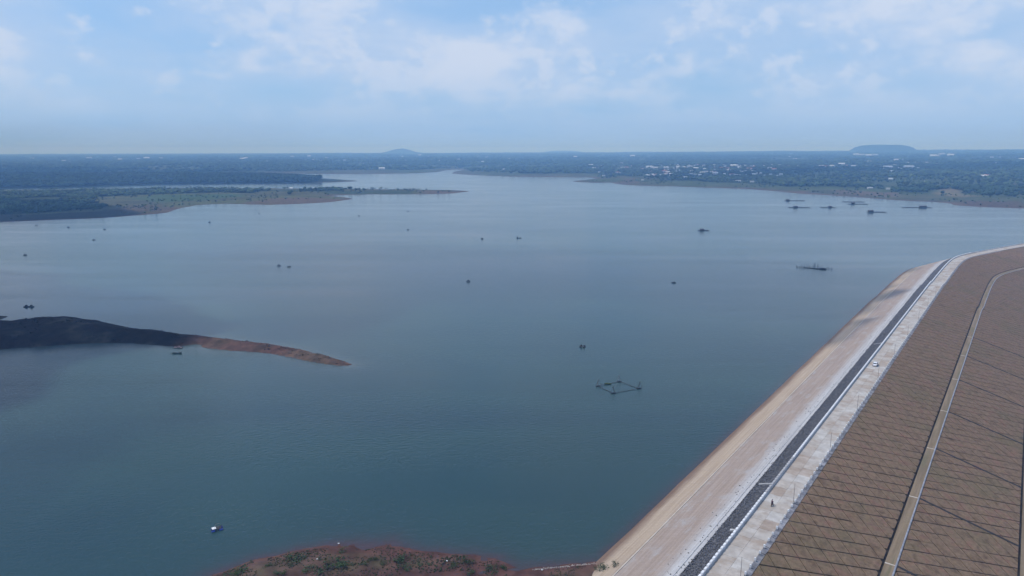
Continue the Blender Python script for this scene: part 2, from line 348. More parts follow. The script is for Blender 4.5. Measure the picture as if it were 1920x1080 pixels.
def terrain(P):
    """ground height and albedo at points P"""
    n = len(P); h = np.full(n, -6.0); col = np.tile(np.array([0.10, 0.07, 0.05]), (n, 1)); sd_all = np.full(n, -1e9)
    r = np.hypot(P[:, 0], P[:, 1])
    n1 = vnoise(P, 60, 1); n2 = vnoise(P, 14, 2); n3 = vnoise(P, 700, 3); n4 = vnoise(P, 200, 4); n5 = vnoise(P, 4, 6)
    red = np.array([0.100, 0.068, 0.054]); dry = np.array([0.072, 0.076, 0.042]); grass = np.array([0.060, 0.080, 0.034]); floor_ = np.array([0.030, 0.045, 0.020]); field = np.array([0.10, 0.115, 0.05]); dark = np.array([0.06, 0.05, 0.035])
    for key, poly in SH.items():
        lo = poly.min(0) - 120; hi = poly.max(0) + 120
        m = (P[:, 0] > lo[0]) & (P[:, 0] < hi[0]) & (P[:, 1] > lo[1]) & (P[:, 1] < hi[1])
        if not m.any(): continue
        Q = P[m]; sd = sdf(Q, poly); a, b, c, dd, e5 = n1[m], n2[m], n3[m], n4[m], n5[m]; sp = np.maximum(sd, 0)
        if key == 'spit':
            cap = np.interp(Q[:, 0], [-330, -290, -250, -228, -205, -185, -150, -74], [4.2, 4.8, 6.0, 7.2, 6.8, 5.2, 4.4, 2.6])
            z = cap * (1 - np.exp(-sp * 0.62 / cap)) + (b - 0.5) * np.minimum(sp, 5) * 0.45 + (e5 - 0.5) * np.minimum(sp, 3) * 0.45
            k = np.clip((b - 0.3) * 2.2, 0, 1)[:, None]
            shade_w = np.clip((-150 - Q[:, 0]) / 25, 0, 1)[:, None]; cc = (np.array([0.100, 0.056, 0.046]) * (1 - k) + np.array([0.118, 0.078, 0.060]) * k) * (1 - shade_w) + np.array([0.020, 0.013, 0.010]) * shade_w  # left part near black: cloud shade deepened in the ground colour
            k2 = np.clip((vnoise(Q, 9, 9) - 0.52) * 5, 0, 1)[:, None]; cc = cc * (1 - k2 * 0.6) + dark * k2 * 0.6
        elif key == 'islet':
            z = 1.4 * (1 - np.exp(-sp * 0.4)); cc = np.tile(dark, (len(Q), 1))
        elif key == 'bank':
            z = 0.13 * np.minimum(sp, 22) + (b - 0.5) * np.minimum(sp, 3) * 0.5 + (e5 - 0.5) * np.minimum(sp, 1.5) * 0.35
            k = np.clip((b - 0.35) * 2.5, 0, 1)[:, None] * np.clip(sp / 5, 0.15, 1)[:, None]
            cc = np.array([0.095, 0.048, 0.040]) * (1 - k) + np.array([0.100, 0.070, 0.053]) * k
            k2 = np.clip((vnoise(Q, 5, 12) - 0.5) * 4, 0, 1)[:, None] * np.clip((sp - 1) / 4, 0, 1)[:, None]
            cc = cc * (1 - 0.55 * k2) + np.array([0.055, 0.060, 0.030]) * 0.55 * k2
        else:
            k0 = {'mainland': 4.0, 'far_point': 9.0, 'far_shore': 5.0}[key]
            z = k0 * (1 - np.exp(-sp * 0.05 / k0 * 1.2)) + (a - 0.5) * np.minimum(sp, 40) * 0.06
            if key == 'far_shore':
                z = z + far_level(Q[:, 0], Q[:, 1]) * np.clip(sp / 900, 0, 1) + (c - 0.5) * 16 * np.clip((sp - 200) / 2500, 0, 1)
            if key == 'far_point': z = z + np.minimum(sp, 200) * 0.02
            # colour: bare shore -> dry grass -> fields, and one painted shade strip
            w = np.clip(sp / (14 + 40 * a), 0, 1)[:, None]
            cc = red * (1 - w) + dry * w
            gk = np.clip((dd - 0.42) * 4, 0, 1)[:, None] * np.clip(sp / 30, 0, 1)[:, None]
            cc = cc * (1 - gk) + (grass if key != 'mainland' else field * 0.8) * gk
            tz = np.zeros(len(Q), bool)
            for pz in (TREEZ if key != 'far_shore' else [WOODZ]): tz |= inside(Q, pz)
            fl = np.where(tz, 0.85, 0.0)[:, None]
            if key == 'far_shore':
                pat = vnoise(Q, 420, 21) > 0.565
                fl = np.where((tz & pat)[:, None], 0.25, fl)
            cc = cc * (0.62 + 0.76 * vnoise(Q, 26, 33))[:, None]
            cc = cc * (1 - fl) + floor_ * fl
            if key != 'far_point':
                for fp, fc in FIELDS_AND_SHADE:
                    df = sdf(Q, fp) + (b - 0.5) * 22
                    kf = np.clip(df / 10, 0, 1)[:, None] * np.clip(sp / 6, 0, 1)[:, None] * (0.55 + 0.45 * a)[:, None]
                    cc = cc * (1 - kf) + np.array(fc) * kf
        up = sd > sd_all[m]
        z = np.where(sd > 0, z, np.maximum(sd * 0.10, -6))
        hm = h[m]; cm = col[m]; sm = sd_all[m]
        take = np.where(sd > 0, sm <= 0, up) | ((sd > 0) & (z > hm))
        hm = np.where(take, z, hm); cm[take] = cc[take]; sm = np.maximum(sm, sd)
        h[m] = hm; col[m] = cm; sd_all[m] = sm
    # the valley floor below the dam
    s, o = so_of(P[:, 0], P[:, 1])
    kink = np.maximum(0, s - 660) * math.tan(TURN)
    dn = np.clip((o - kink + 62) / 14, 0, 1) * (s < 1500) * (s > -400)
    low = -22 + (n1 - 0.5) * 1.5
    dn = np.where((s > 1150), dn * np.clip((1500 - s) / 300, 0, 1), dn)
    h = h * (1 - dn) + low * dn
    vg = np.array([0.10, 0.10, 0.045]) * (0.7 + 0.6 * n1)[:, None]
    col = col * (1 - dn[:, None]) + vg * dn[:, None]
    col = col * (0.85 + 0.3 * n2)[:, None]
    return h, col, sd_all
def terrain_z(x, y):
    h, _, _ = terrain(np.array([[x, y]])); return float(h[0])
def hit(x, y):
    """first ground point on the sight line through a photo pixel"""
    r = look_ray(x, y); t = np.geomspace(60, 20000, 700); P = np.stack([r[0] * t, r[1] * t], -1)
    h, _, _ = terrain(P); z = CAM_H + r[2] * t
    i = int(np.argmax(z <= np.maximum(h, 0)))
    if i == 0: i = len(t) - 1
    return float(P[i, 0]), float(P[i, 1]), float(h[i])

# ------------------------------------------------------------------ materials
M = {}
M['land'] = mat('land', (0.72, 0.72, 0.72), (1.25, 1.2, 1.15), 0.22, 0.95, 6, 'Position', attr='Col', bump=0.5, bscale=0.6, fine=0.25, spec=0.04)
M['soil_base'] = mat('ditch earth', (0.022, 0.017, 0.014), (0.045, 0.035, 0.027), 0.8, 0.95, 4, 'Position', spec=0.1)
def panel_mat(name, a, b, c):
    m = bpy.data.materials.new(name); m.use_nodes = True; q = G(m.node_tree); bs = q.n['Principled BSDF']
    bs.inputs['Roughness'].default_value = 0.95; bs.inputs['Specular IOR Level'].default_value = 0.1
    pos = q.new('ShaderNodeNewGeometry').outputs['Position']
    oi = q.new('ShaderNodeObjectInfo')
    n_big = q.noise(pos, 0.05, 4, 0.6); n_mid = q.noise(pos, 0.35, 5, 0.65, 0.4); n_f = q.noise(pos, 1.1, 7, 0.78)
    c1 = q.ramp(n_mid, [(0.34, a), (0.50, b), (0.64, c)])
    c1 = q.mix(q.math('MULTIPLY', q.sstep(n_big, 0.48, 0.68), 0.40), c1, (0.130, 0.112, 0.055))
    k = q.math('ADD', q.math('MULTIPLY', n_f, 1.9), 0.05)
    k = q.math('MULTIPLY', k, q.math('ADD', q.math('MULTIPLY', oi.outputs['Random'], 0.06), 0.97))
    cmb = q.new('ShaderNodeCombineXYZ')
    for i in range(3): q.l.new(k, cmb.inputs[i])
    q.l.new(q.mix(1.0, c1, cmb.outputs[0], 'MULTIPLY'), bs.inputs['Base Color'])
    bn = q.new('ShaderNodeBump'); bn.inputs['Strength'].default_value = 0.7; bn.inputs['Distance'].default_value = 0.15
    q.l.new(n_f, bn.inputs['Height']); q.l.new(bn.outputs[0], bs.inputs['Normal'])
    return m
M['panel'] = panel_mat('dry grass', (0.142, 0.089, 0.055), (0.202, 0.136, 0.083), (0.204, 0.117, 0.078))
M['slabs'] = [mat(f'road concrete {i}', a, b, 0.35, 0.9, 6, 'Position', c3=c, scale3=0.22, fine=0.22, bscale=2.0, spec=0.2) for i, (a, b, c) in enumerate([
    ((0.365, 0.315, 0.265), (0.46, 0.405, 0.35), (0.35, 0.28, 0.22)), ((0.385, 0.34, 0.295), (0.475, 0.43, 0.38), (0.365, 0.305, 0.25)),
    ((0.34, 0.275, 0.22), (0.42, 0.35, 0.29), (0.31, 0.24, 0.185)), ((0.41, 0.375, 0.335), (0.51, 0.475, 0.43), (0.39, 0.335, 0.28)), ((0.33, 0.265, 0.21), (0.40, 0.335, 0.275), (0.35, 0.29, 0.235))])]
M['concrete'] = mat('grey concrete', (0.33, 0.32, 0.31), (0.46, 0.45, 0.44), 0.9, 0.9, 5, 'Position', fine=0.2, spec=0.2, rand=0.18)
M['gutter'] = mat('gutter concrete', (0.155, 0.150, 0.160), (0.27, 0.26, 0.265), 0.55, 0.9, 5, 'Position', fine=0.25, spec=0.2, rand=0.3)
M['joint'] = mat('joint filler', (0.16, 0.14, 0.12), (0.24, 0.20, 0.17), 1.5, 0.95, 3, 'Position')
M['white'] = mat('weathered white paint', (0.70, 0.69, 0.68), (0.82, 0.81, 0.80), 2.0, 0.6, 4, 'Object', rand=0.06)
M['wallgrey'] = mat('parapet concrete', (0.40, 0.385, 0.375), (0.52, 0.50, 0.49), 0.6, 0.85, 5, 'Position', fine=0.15)
M['track'] = mat('berm dirt', (0.165, 0.118, 0.070), (0.235, 0.172, 0.108), 0.5, 0.95, 5, 'UV', stretch=(0.10, 1.6, 1), c3=(0.15, 0.125, 0.07), scale3=0.35, fine=0.25, bscale=1.5)
M['stone'] = mat('riprap stone', (0.085, 0.083, 0.090), (0.148, 0.143, 0.148), 1.3, 0.9, 3, 'Position', fine=0.5, bscale=1.2)
M['ripbase'] = mat('riprap bed', (0.068, 0.067, 0.072), (0.112, 0.109, 0.114), 0.9, 0.95, 5, 'Position', fine=0.5, bscale=1.6, bump=0.8)
M['darkwood'] = mat('weathered wood', (0.035, 0.030, 0.026), (0.075, 0.065, 0.055), 2.0, 0.9, 3, 'Object')
M['bamboo'] = mat('grey bamboo', (0.10, 0.09, 0.075), (0.20, 0.18, 0.15), 2.0, 0.8, 3, 'Object')
M['net'] = mat('dark netting', (0.018, 0.022, 0.026), (0.035, 0.04, 0.045), 3.0, 0.9, 3, 'Object')
M['drumblue'] = mat('blue plastic', (0.035, 0.07, 0.36), (0.05, 0.10, 0.45), 3.0, 0.4, 2, 'Object', spec=0.5)
M['drumdark'] = mat('backlit-dark drum', (0.02, 0.028, 0.045), (0.035, 0.045, 0.065), 3.0, 0.6, 2, 'Object')  # near-black blue puts a backlit look into the drum colour
M['board'] = mat('white foam board', (0.68, 0.68, 0.66), (0.8, 0.8, 0.78), 3.0, 0.8, 2, 'Object')
M['tarp_pink'] = mat('faded pink tarpaulin', (0.24, 0.15, 0.14), (0.36, 0.25, 0.24), 1.4, 0.9, 3, 'Object')
M['cagewood'] = mat('haze-lightened cage timber', (0.055, 0.055, 0.055), (0.10, 0.098, 0.095), 2.0, 0.9, 3, 'Object')  # lighter copy of the timber, distance haze put into its colour
M['hullgreen'] = mat('dark green hull', (0.02, 0.04, 0.045), (0.035, 0.06, 0.06), 2.0, 0.6, 3, 'Object')
M['steel'] = mat('dark galvanised steel', (0.09, 0.085, 0.085), (0.15, 0.14, 0.14), 2.0, 0.55, 2, 'Object', metallic=0.4)

def leaf_mat(name, tint):
    m = bpy.data.materials.new(name); m.use_nodes = True; q = G(m.node_tree); bs = q.n['Principled BSDF']
    bs.inputs['Roughness'].default_value = 0.85; bs.inputs['Specular IOR Level'].default_value = 0.15
    a = q.new('ShaderNodeAttribute'); a.attribute_name = 'Col'; oi = q.new('ShaderNodeObjectInfo')
    pos = q.new('ShaderNodeNewGeometry').outputs['Position']; nf = q.noise(pos, 0.9, 3, 0.7)
    k = q.math('MULTIPLY', q.math('ADD', q.math('MULTIPLY', nf, 1.2), 0.4), q.math('ADD', q.math('MULTIPLY', oi.outputs['Random'], 0.5), 0.75))
    cmb = q.new('ShaderNodeCombineXYZ')
    for i, t in enumerate(tint): q.l.new(q.math('MULTIPLY', k, t), cmb.inputs[i])
    q.l.new(q.mix(1.0, a.outputs['Color'], cmb.outputs[0], 'MULTIPLY'), bs.inputs['Base Color'])
    return m
M['leaf'] = leaf_mat('foliage', (1, 1, 1))
M['bark'] = mat('bark', (0.06, 0.05, 0.04), (0.10, 0.085, 0.07), 3, 0.95)

# water
def water_mat():
    m = bpy.data.materials.new('lake water'); m.use_nodes = True; q = G(m.node_tree); bs = q.n['Principled BSDF']
    bs.inputs['IOR'].default_value = 1.333; bs.inputs['Specular IOR Level'].default_value = 0.5
    pos = q.new('ShaderNodeNewGeometry').outputs['Position']
    streak = q.noise(q.vmath('MULTIPLY', pos, (1.0, 2.2, 1.0)), 0.0045, 5, 0.55, 0.6)
    fine = q.noise(q.vmath('MULTIPLY', pos, (0.6, 1.4, 1.0)), 0.03, 4, 0.6)
    ang = q.new('ShaderNodeMapping'); ang.inputs['Rotation'].default_value = (0, 0, R(-30)); ang.inputs['Scale'].default_value = (0.0022, 0.022, 1.0); q.l.new(pos, ang.inputs['Vector'])
    wind = q.noise(ang.outputs[0], 1.0, 5, 0.6, 0.5)
    body = q.ramp(streak, [(0.34, (0.016, 0.042, 0.045)), (0.66, (0.023, 0.056, 0.051))])
    red = q.new('ShaderNodeAttribute'); red.attribute_name = 'silt_red'
    pale = q.new('ShaderNodeAttribute'); pale.attribute_name = 'silt_pale'
    edge_n = q.math('ADD', q.math('MULTIPLY', q.noise(pos, 0.25, 4), 0.9), 0.55)
    body = q.mix(q.math('MULTIPLY', red.outputs['Fac'], edge_n, clamp=True), body, (0.062, 0.036, 0.036))
    body = q.mix(q.math('MULTIPLY', pale.outputs['Fac'], edge_n, clamp=True), body, (0.090, 0.105, 0.095))
    q.l.new(body, bs.inputs['Base Color'])
    q.l.new(q.math('ADD', q.math('MULTIPLY', streak, 0.12), 0.06), bs.inputs['Roughness'])
    w1 = q.noise(q.vmath('MULTIPLY', pos, (0.75, 1.25, 1.0)), 0.55, 3, 0.6, 0.3)
    w2 = q.noise(q.vmath('MULTIPLY', pos, (0.8, 1.2, 1.0)), 1.6, 2, 0.5, 0.2)
    hgt = q.math('ADD', q.math('MULTIPLY', w1, 0.5), q.math('MULTIPLY', w2, 0.25))
    bn = q.new('ShaderNodeBump'); bn.inputs['Distance'].default_value = 0.55
    q.l.new(q.math('ADD', q.math('MULTIPLY', streak, 0.35), q.math('MULTIPLY', q.sstep(wind, 0.3, 0.62), 0.28)), bn.inputs['Strength'])
    q.l.new(hgt, bn.inputs['Height']); q.l.new(bn.outputs[0], bs.inputs['Normal'])
    return m
M['water'] = water_mat()

# ------------------------------------------------------------------ ground
def grid(x0, x1, y0, y1, st):
    xs = np.linspace(x0, x1, int(round((x1 - x0) / st)) + 1); ys = np.linspace(y0, y1, int(round((y1 - y0) / st)) + 1)
    X, Y = np.meshgrid(xs, ys); P = np.stack([X.ravel(), Y.ravel()], -1); nx, ny = len(xs), len(ys)
    i = np.arange(nx - 1)[None, :] + nx * np.arange(ny - 1)[:, None]; i = i.ravel()
    return P, np.stack([i, i + 1, i + nx + 1, i + nx], -1)
VV, FF, CC = [], [], []; off = 0
for (x0, x1, y0, y1, st) in [(-130, 60, 90, 176, 0.9), (-420, -50, 290, 430, 2.0), (-1560, 1700, 840, 2040, 12), (-3250, 3400, 2030, 4640, 26), (-9000, 9000, 4630, 12000, 95), (-15000, 15000, 11900, 15000, 310),
                             (-15000, -1550, -3000, 2040, 500), (-15000, -3240, 2030, 4640, 500), (3390, 15000, 2030, 4640, 500), (1690, 15000, -3000, 2040, 120 * 4), (-15000, -8990, 4630, 12000, 500), (8990, 15000, 4630, 12000, 500),
                             (-1560, 1700, 420, 850, 16), (-1560, -410, 280, 430, 14), (-60, 1700, 280, 430, 14), (-1560, 1700, 170, 300, 14), (-1560, -120, 80, 180, 14), (50, 1700, 80, 180, 14), (-1560, 1700, -700, 100, 25)]:
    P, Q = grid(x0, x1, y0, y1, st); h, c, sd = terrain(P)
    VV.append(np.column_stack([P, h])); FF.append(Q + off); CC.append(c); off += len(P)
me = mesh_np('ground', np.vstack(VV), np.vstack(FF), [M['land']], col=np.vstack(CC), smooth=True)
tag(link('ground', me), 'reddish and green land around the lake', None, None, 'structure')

# ------------------------------------------------------------------ water
VV, FF, RR, PP = [], [], [], []; off = 0
pieces = [(-300, 200, 60, 420, 3.0), (-1500, 1500, 420, 1500, 12), (-1500, -300, -400, 420, 20), (200, 1500, -400, 420, 12), (-300, 200, -400, 60, 12), (-6000, 6000, 1500, 6000, 250), (-6000, -1500, -400, 1500, 150)]
for (x0, x1, y0, y1, st) in pieces:
    P, Q = grid(x0, x1, y0, y1, st); s, o = so_of(P[:, 0], P[:, 1])
    kink = np.maximum(0, s - 660) * math.tan(TURN)
    near = (s < 1500)
    keep = ~((o - kink > -57) & near)
    keep &= ~((s >= 1500) & (P[:, 1] < 900))
    Qk = Q[keep[Q].all(1)]
    dr = np.where(inside(P, SH['bank']), 0, dist_poly(P, SH['bank'])); red = np.exp(-dr / 2.2) * 0.8 + 0.10 * np.exp(-dr / 8)
    wl = o + 73 + 3.3 * np.clip((s - 150) / 500, 0, 1); red = np.maximum(red, 0.8 * np.exp(-np.abs(np.minimum(wl, 0)) / 1.6) * (s < 660))
    dp = np.where(inside(P, SH['spit']), 0, dist_poly(P, SH['spit'])); pale = 0.55 * np.exp(-dp / 4.0) + 0.15 * np.exp(-dp / 16)
    VV.append(np.column_stack([P, np.zeros(len(P))])); FF.append(Qk + off); RR.append(red); PP.append(pale); off += len(P)
me = mesh_np('water', np.vstack(VV), np.vstack(FF), [M['water']], attrs={'silt_red': np.concatenate(RR), 'silt_pale': np.concatenate(PP)}, smooth=True)
tag(link('water', me), 'broad calm reservoir, teal near and blue far', None, None, 'structure')

# ------------------------------------------------------------------ hills
def hill(name, cx, cy, wx, wy, h, z0, sharp, label, seed):
    P, Q = grid(-1.6, 1.6, -1.6, 1.6, 0.05); r = np.hypot(P[:, 0], P[:, 1])
    z = np.clip(1 - np.clip(r, 0, 1.5) ** sharp * 0.45, -0.2, 1) if sharp > 2 else np.exp(-r ** 2 * 1.6)
    z = z + (vnoise(P, 0.25, seed) - 0.5) * 0.10
    ang = math.atan2(cx, cy); ca, sa = math.cos(-ang), math.sin(-ang)
    X = P[:, 0] * wx; Y = P[:, 1] * wy
    V = np.column_stack([X * ca - Y * sa + cx, X * sa + Y * ca + cy, z0 + z * h + (vnoise(P, 0.05, seed + 5) - 0.5) * 15])
    col = np.tile(np.array([0.035, 0.05, 0.025]), (len(P), 1)) * (0.7 + 0.6 * vnoise(P, 0.08, seed + 2))[:, None]
    tag(link(name, mesh_np(name, V, Q, [M['land']], col=col, smooth=True)), label, None, None, 'structure')
def far_xy(px, r):
    u = (px - 960) / F / 1.02; return u * r / math.hypot(1, u), r / math.hypot(1, u)
x, y = far_xy(752, 11000); hill('hill', x, y, 290, 260, 78, 62, 2, 'small rounded wooded hill on the horizon left of centre', 31)
x, y = far_xy(1655, 9300); hill('hill', x, y, 300, 330, 66, 104, 5, 'broad flat-topped wooded hill on the right horizon', 32)
x, y = far_xy(1056, 14000); hill('hill', x, y, 300, 300, 30, 80, 3, 'faint low hill on the hazy horizon right of centre', 33)
x, y = far_xy(1470, 10500); hill('hill', x, y, 500, 400, 12, 94, 2, 'long gentle rise on the horizon left of the flat-topped hill', 34)

# ------------------------------------------------------------------ haze
haze = MB(); haze.box((0, 6000, 84), (31000, 31000, 228)); ho = haze.build('haze', bpy.data.materials.new('haze air'))
hm = ho.data.materials[0]; hm.use_nodes = True; q = G(hm.node_tree); q.n.clear()
mo = q.new('ShaderNodeOutputMaterial'); pv = q.new('ShaderNodeVolumePrincipled')
pv.inputs['Color'].default_value = (0.27, 0.54, 1.0, 1); pv.inputs['Absorption Color'].default_value = (0.80, 0.82, 1, 1); pv.inputs['Density'].default_value = 2.2e-4; pv.inputs['Anisotropy'].default_value = 0.0
q.l.new(pv.outputs[0], mo.inputs['Volume']); ho['kind'] = 'stuff'; ho['label'] = 'pale blue haze over the far land'

# ------------------------------------------------------------------ clouds above the lake (their shade falls on water and land)
def cloud(name, pts, thick, dens, label, alt=900.0, seed=0, edge=60.0, st=14.0):
    poly = poly_at(pts); sh = np.array([TO_SUN.x, TO_SUN.y]) / TO_SUN.z * alt
    lo, hi = poly.min(0) - 60, poly.max(0) + 60; st = max(st, (hi - lo).max() / 130)
    P, Q = grid(lo[0], hi[0], lo[1], hi[1], st)
    sd = sdf(P, poly) + (vnoise(P, edge * 2.2, seed) - 0.5) * edge * 1.5
    keep = sd > 0; Qk = Q[keep[Q].all(1)]; used = np.unique(Qk); idx = -np.ones(len(P), int); idx[used] = np.arange(len(used))
    P, sd = P[used], sd[used]; Qk = idx[Qk]
    t = thick * (1 - np.exp(-np.maximum(sd, 0) / edge)) * (0.6 + 0.8 * vnoise(P, edge * 1.2, seed + 3))
    e = np.concatenate([Qk[:, [0, 1]], Qk[:, [1, 2]], Qk[:, [2, 3]], Qk[:, [3, 0]]]); n = len(P)
    es = np.sort(e, 1); key = es[:, 0] * n + es[:, 1]; _, inv, cnt = np.unique(key, return_inverse=True, return_counts=True)
    be = e[cnt[inv] == 1]
    t = t + 0.6
    V = np.vstack([np.column_stack([P + sh, alt + t]), np.column_stack([P + sh, alt - t * 0.35])])
    Fc = np.vstack([Qk, Qk[:, ::-1] + n, np.column_stack([be[:, 1], be[:, 0], be[:, 0] + n, be[:, 1] + n])])
    m = bpy.data.materials.new('cloud vapour'); m.use_nodes = True; q = G(m.node_tree); q.n.clear()
    o_ = q.new('ShaderNodeOutputMaterial'); v = q.new('ShaderNodeVolumePrincipled')
    v.inputs['Color'].default_value = (0.96, 0.97, 1, 1); v.inputs['Density'].default_value = dens; v.inputs['Anisotropy'].default_value = 0.3
    q.l.new(v.outputs[0], o_.inputs['Volume'])
    tag(link(name, mesh_np(name, V, Fc, [m], smooth=True)), label, None, None, 'structure')
cloud('cloud', [(-700, 480), (100, 505), (330, 560), (500, 600), (400, 634), (345, 662), (110, 690), (60, 745), (-100, 800), (-900, 820)], 90, 0.085, 'drifting cloud that shades the left spit', seed=1, edge=34, st=5)
cloud('cloud', [(250, 470), (700, 452), (1000, 466), (1400, 474), (1680, 500), (1655, 545), (1560, 610), (1400, 590), (1100, 572), (800, 575), (700, 610), (500, 640), (430, 590)], 55, 0.016, 'thin cloud that shades the middle of the lake', seed=2, edge=38, st=7)
cloud('cloud', [(1545, 640), (1600, 585), (1650, 540), (1688, 507), (1712, 498), (1722, 503), (1700, 524), (1664, 546), (1700, 552), (1690, 562), (1640, 582), (1606, 604), (1668, 606), (1640, 618), (1585, 640), (1550, 665)], 34, 0.075, 'ragged cloud that shades the far dam face', seed=8, edge=9, st=3)
cloud('cloud', [(-600, 372), (100, 377), (230, 388), (262, 402), (100, 416), (-600, 445)], 80, 0.07, 'cloud that shades the near left shore', seed=3, edge=45)
cloud('cloud', [(-800, 318), (300, 321), (600, 325), (680, 337), (600, 345), (0, 355), (-800, 372)], 80, 0.02, 'cloud that shades the wooded point', seed=4, edge=90, st=24)
cloud('cloud', [(1225, 332), (1500, 326), (1900, 322), (2200, 325), (2200, 336), (1600, 336), (1450, 341), (1230, 344)], 70, 0.016, 'cloud that shades the woods of the right shore', seed=5, edge=80, st=24)

# ------------------------------------------------------------------ the dam
dam = empty('earth_dam', W(130, -45.8, 0))
tag(dam, 'long earth dam with pale stone face and brown grass slope', 'dam')
DL = np.array(dam.location)
def local(V): return np.asarray(V, float) - DL
def strip(name, o_list, z_list, m, parent, s_line=S_LINE, uvs=True, jag=0.0, mi=None, seed=0):
    o = np.asarray(o_list, float); ns, no = len(s_line), len(o)
    S, O = np.meshgrid(s_line, o, indexing='ij'); Z = np.broadcast_to(np.asarray(z_list, float), S.shape).copy()
    if jag: Z = Z + (vnoise(np.stack([S.ravel(), O.ravel() * 3], -1), 3.0, seed).reshape(S.shape) - 0.5) * jag
    XY = W2(S, O); V = np.concatenate([XY, Z[..., None]], -1).reshape(-1, 3)
    i = (np.arange(no - 1)[None, :] + no * np.arange(ns - 1)[:, None]).ravel()
    Fc = np.stack([i, i + no, i + no + 1, i + 1], -1)[:, ::-1]
    me = mesh_np(name, local(V), Fc, m if isinstance(m, list) else [m], uv=np.stack([S.ravel(), O.ravel()], -1), smooth=True)
    return link(name, me, parent)

def upstream_mat():
    m = bpy.data.materials.new('upstream facing'); m.use_nodes = True; q = G(m.node_tree); bs = q.n['Principled BSDF']
    bs.inputs['Roughness'].default_value = 0.9; bs.inputs['Specular IOR Level'].default_value = 0.2
    uv = q.new('ShaderNodeTexCoord').outputs['UV']; sx = q.new('ShaderNodeSeparateXYZ'); q.l.new(uv, sx.inputs[0]); o = sx.outputs[1]
    wob = q.noise(q.vmath('MULTIPLY', uv, (0.06, 0.25, 1)), 1.0, 5, 0.6)
    ow = q.math('ADD', o, q.math('MULTIPLY', q.math('SUBTRACT', wob, 0.5), 2.2))
    long_ = q.noise(q.vmath('MULTIPLY', uv, (0.035, 1.5, 1)), 1.0, 5, 0.65)
    blot = q.noise(q.vmath('MULTIPLY', uv, (0.12, 0.3, 1)), 1.0, 5, 0.6)
    cross = q.noise(q.vmath('MULTIPLY', uv, (1.6, 0.12, 1)), 1.0, 4, 0.6)
    wet = q.ramp(long_, [(0.3, (0.145, 0.088, 0.060)), (0.7, (0.20, 0.13, 0.088))])
    sand = q.ramp(long_, [(0.3, (0.335, 0.250, 0.175)), (0.7, (0.44, 0.345, 0.255))])
    pink = q.ramp(long_, [(0.28, (0.275, 0.208, 0.165)), (0.72, (0.36, 0.285, 0.235))])
    pink = q.mix(q.sstep(blot, 0.5, 0.72), pink, (0.36, 0.325, 0.30))
    grey = q.ramp(long_, [(0.3, (0.37, 0.35, 0.34)), (0.7, (0.49, 0.475, 0.46))])
    c = q.mix(q.sstep(ow, -72.6, -69.6), wet, sand)
    c = q.mix(q.sstep(ow, -67.0, -64.0), c, pink)
    c = q.mix(q.sstep(ow, -57.0, -52.0), c, grey)
    k = q.math('ADD', q.math('MULTIPLY', q.math('SUBTRACT', cross, 0.5), 0.30), 1.0)
    f = q.noise(q.vmath('MULTIPLY', uv, (1.2, 2.5, 1)), 1.0, 6, 0.7); k = q.math('MULTIPLY', k, q.math('ADD', q.math('MULTIPLY', f, 0.5), 0.75))
    cmb = q.new('ShaderNodeCombineXYZ')
    for i in range(3): q.l.new(k, cmb.inputs[i])
    q.l.new(q.mix(1.0, c, cmb.outputs[0], 'MULTIPLY'), bs.inputs['Base Color'])
    return m
M['upface'] = upstream_mat()
ol = np.array([-104, -90, -80, -76, -73, -70, -66, -62, -58, -54, -52, -50.6]); strip('upstream_facing', ol, up_z(ol), M['upface'], dam, jag=0.10)
# beams that edge the facing
def beam(name, o0, o1, zf, m, parent, h=0.06, s_line=S_LINE):
    return strip(name, [o0 - 0.001, o0, o1, o1 + 0.001], [zf(o0) - 0.3, zf(o0) + h, zf(o1) + h, zf(o1) - 0.3], m, parent, s_line)
M['beam'] = mat('pale beam', (0.46, 0.39, 0.31), (0.56, 0.49, 0.41), 0.4, 0.9, 4, 'Position', fine=0.15)
beam('facing_beam', -65.45, -65.1, up_z, M['beam'], dam, 0.10)
beam('facing_beam', -52.0, -51.75, up_z, M['concrete'], dam, 0.09)
ol = np.array([-50.8, -49.4, -48.2, -47.2, -46.0]); bed = strip('riprap_bed', ol, up_z(ol) - np.array([0.3, 0.16, 0.16, 0.16, 0.16]), M['ripbase'], dam, jag=0.25)
# rough stones of the riprap: one mesh of thousands
OCT_V = np.array([(1, 0, 0), (-1, 0, 0), (0, 1, 0), (0, -1, 0), (0, 0, 1), (0, 0, -1)], float)
OCT_F = np.array([(0, 2, 4), (2, 1, 4), (1, 3, 4), (3, 0, 4), (2, 0, 5), (1, 2, 5), (3, 1, 5), (0, 3, 5)])
def scatter(name, pos, size, m, parent=None, base_v=OCT_V, base_f=OCT_F, jit=0.35, col=None, origin=None, kind='stuff'):
    n = len(pos); k = len(base_v)
    V = np.repeat(base_v[None], n, 0) * (1 + rng.uniform(-jit, jit, (n, k, 1)))
    a = rng.uniform(0, 6.283, n); ca, sa = np.cos(a)[:, None], np.sin(a)[:, None]
    V = V * size[:, None, :]
    X = V[..., 0] * ca - V[..., 1] * sa; Y = V[..., 0] * sa + V[..., 1] * ca
    V = np.stack([X, Y, V[..., 2]], -1) + pos[:, None, :]
    if origin is not None: V = V - origin
    Fc = (np.repeat(base_f[None], n, 0) + (np.arange(n) * k)[:, None, None]).reshape(-1, 3)
    cc = None if col is None else np.repeat(col, k, 0)
    o = link(name, mesh_np(name, V.reshape(-1, 3), Fc, [m], col=cc), parent)
    if kind: o['kind'] = kind
    return o
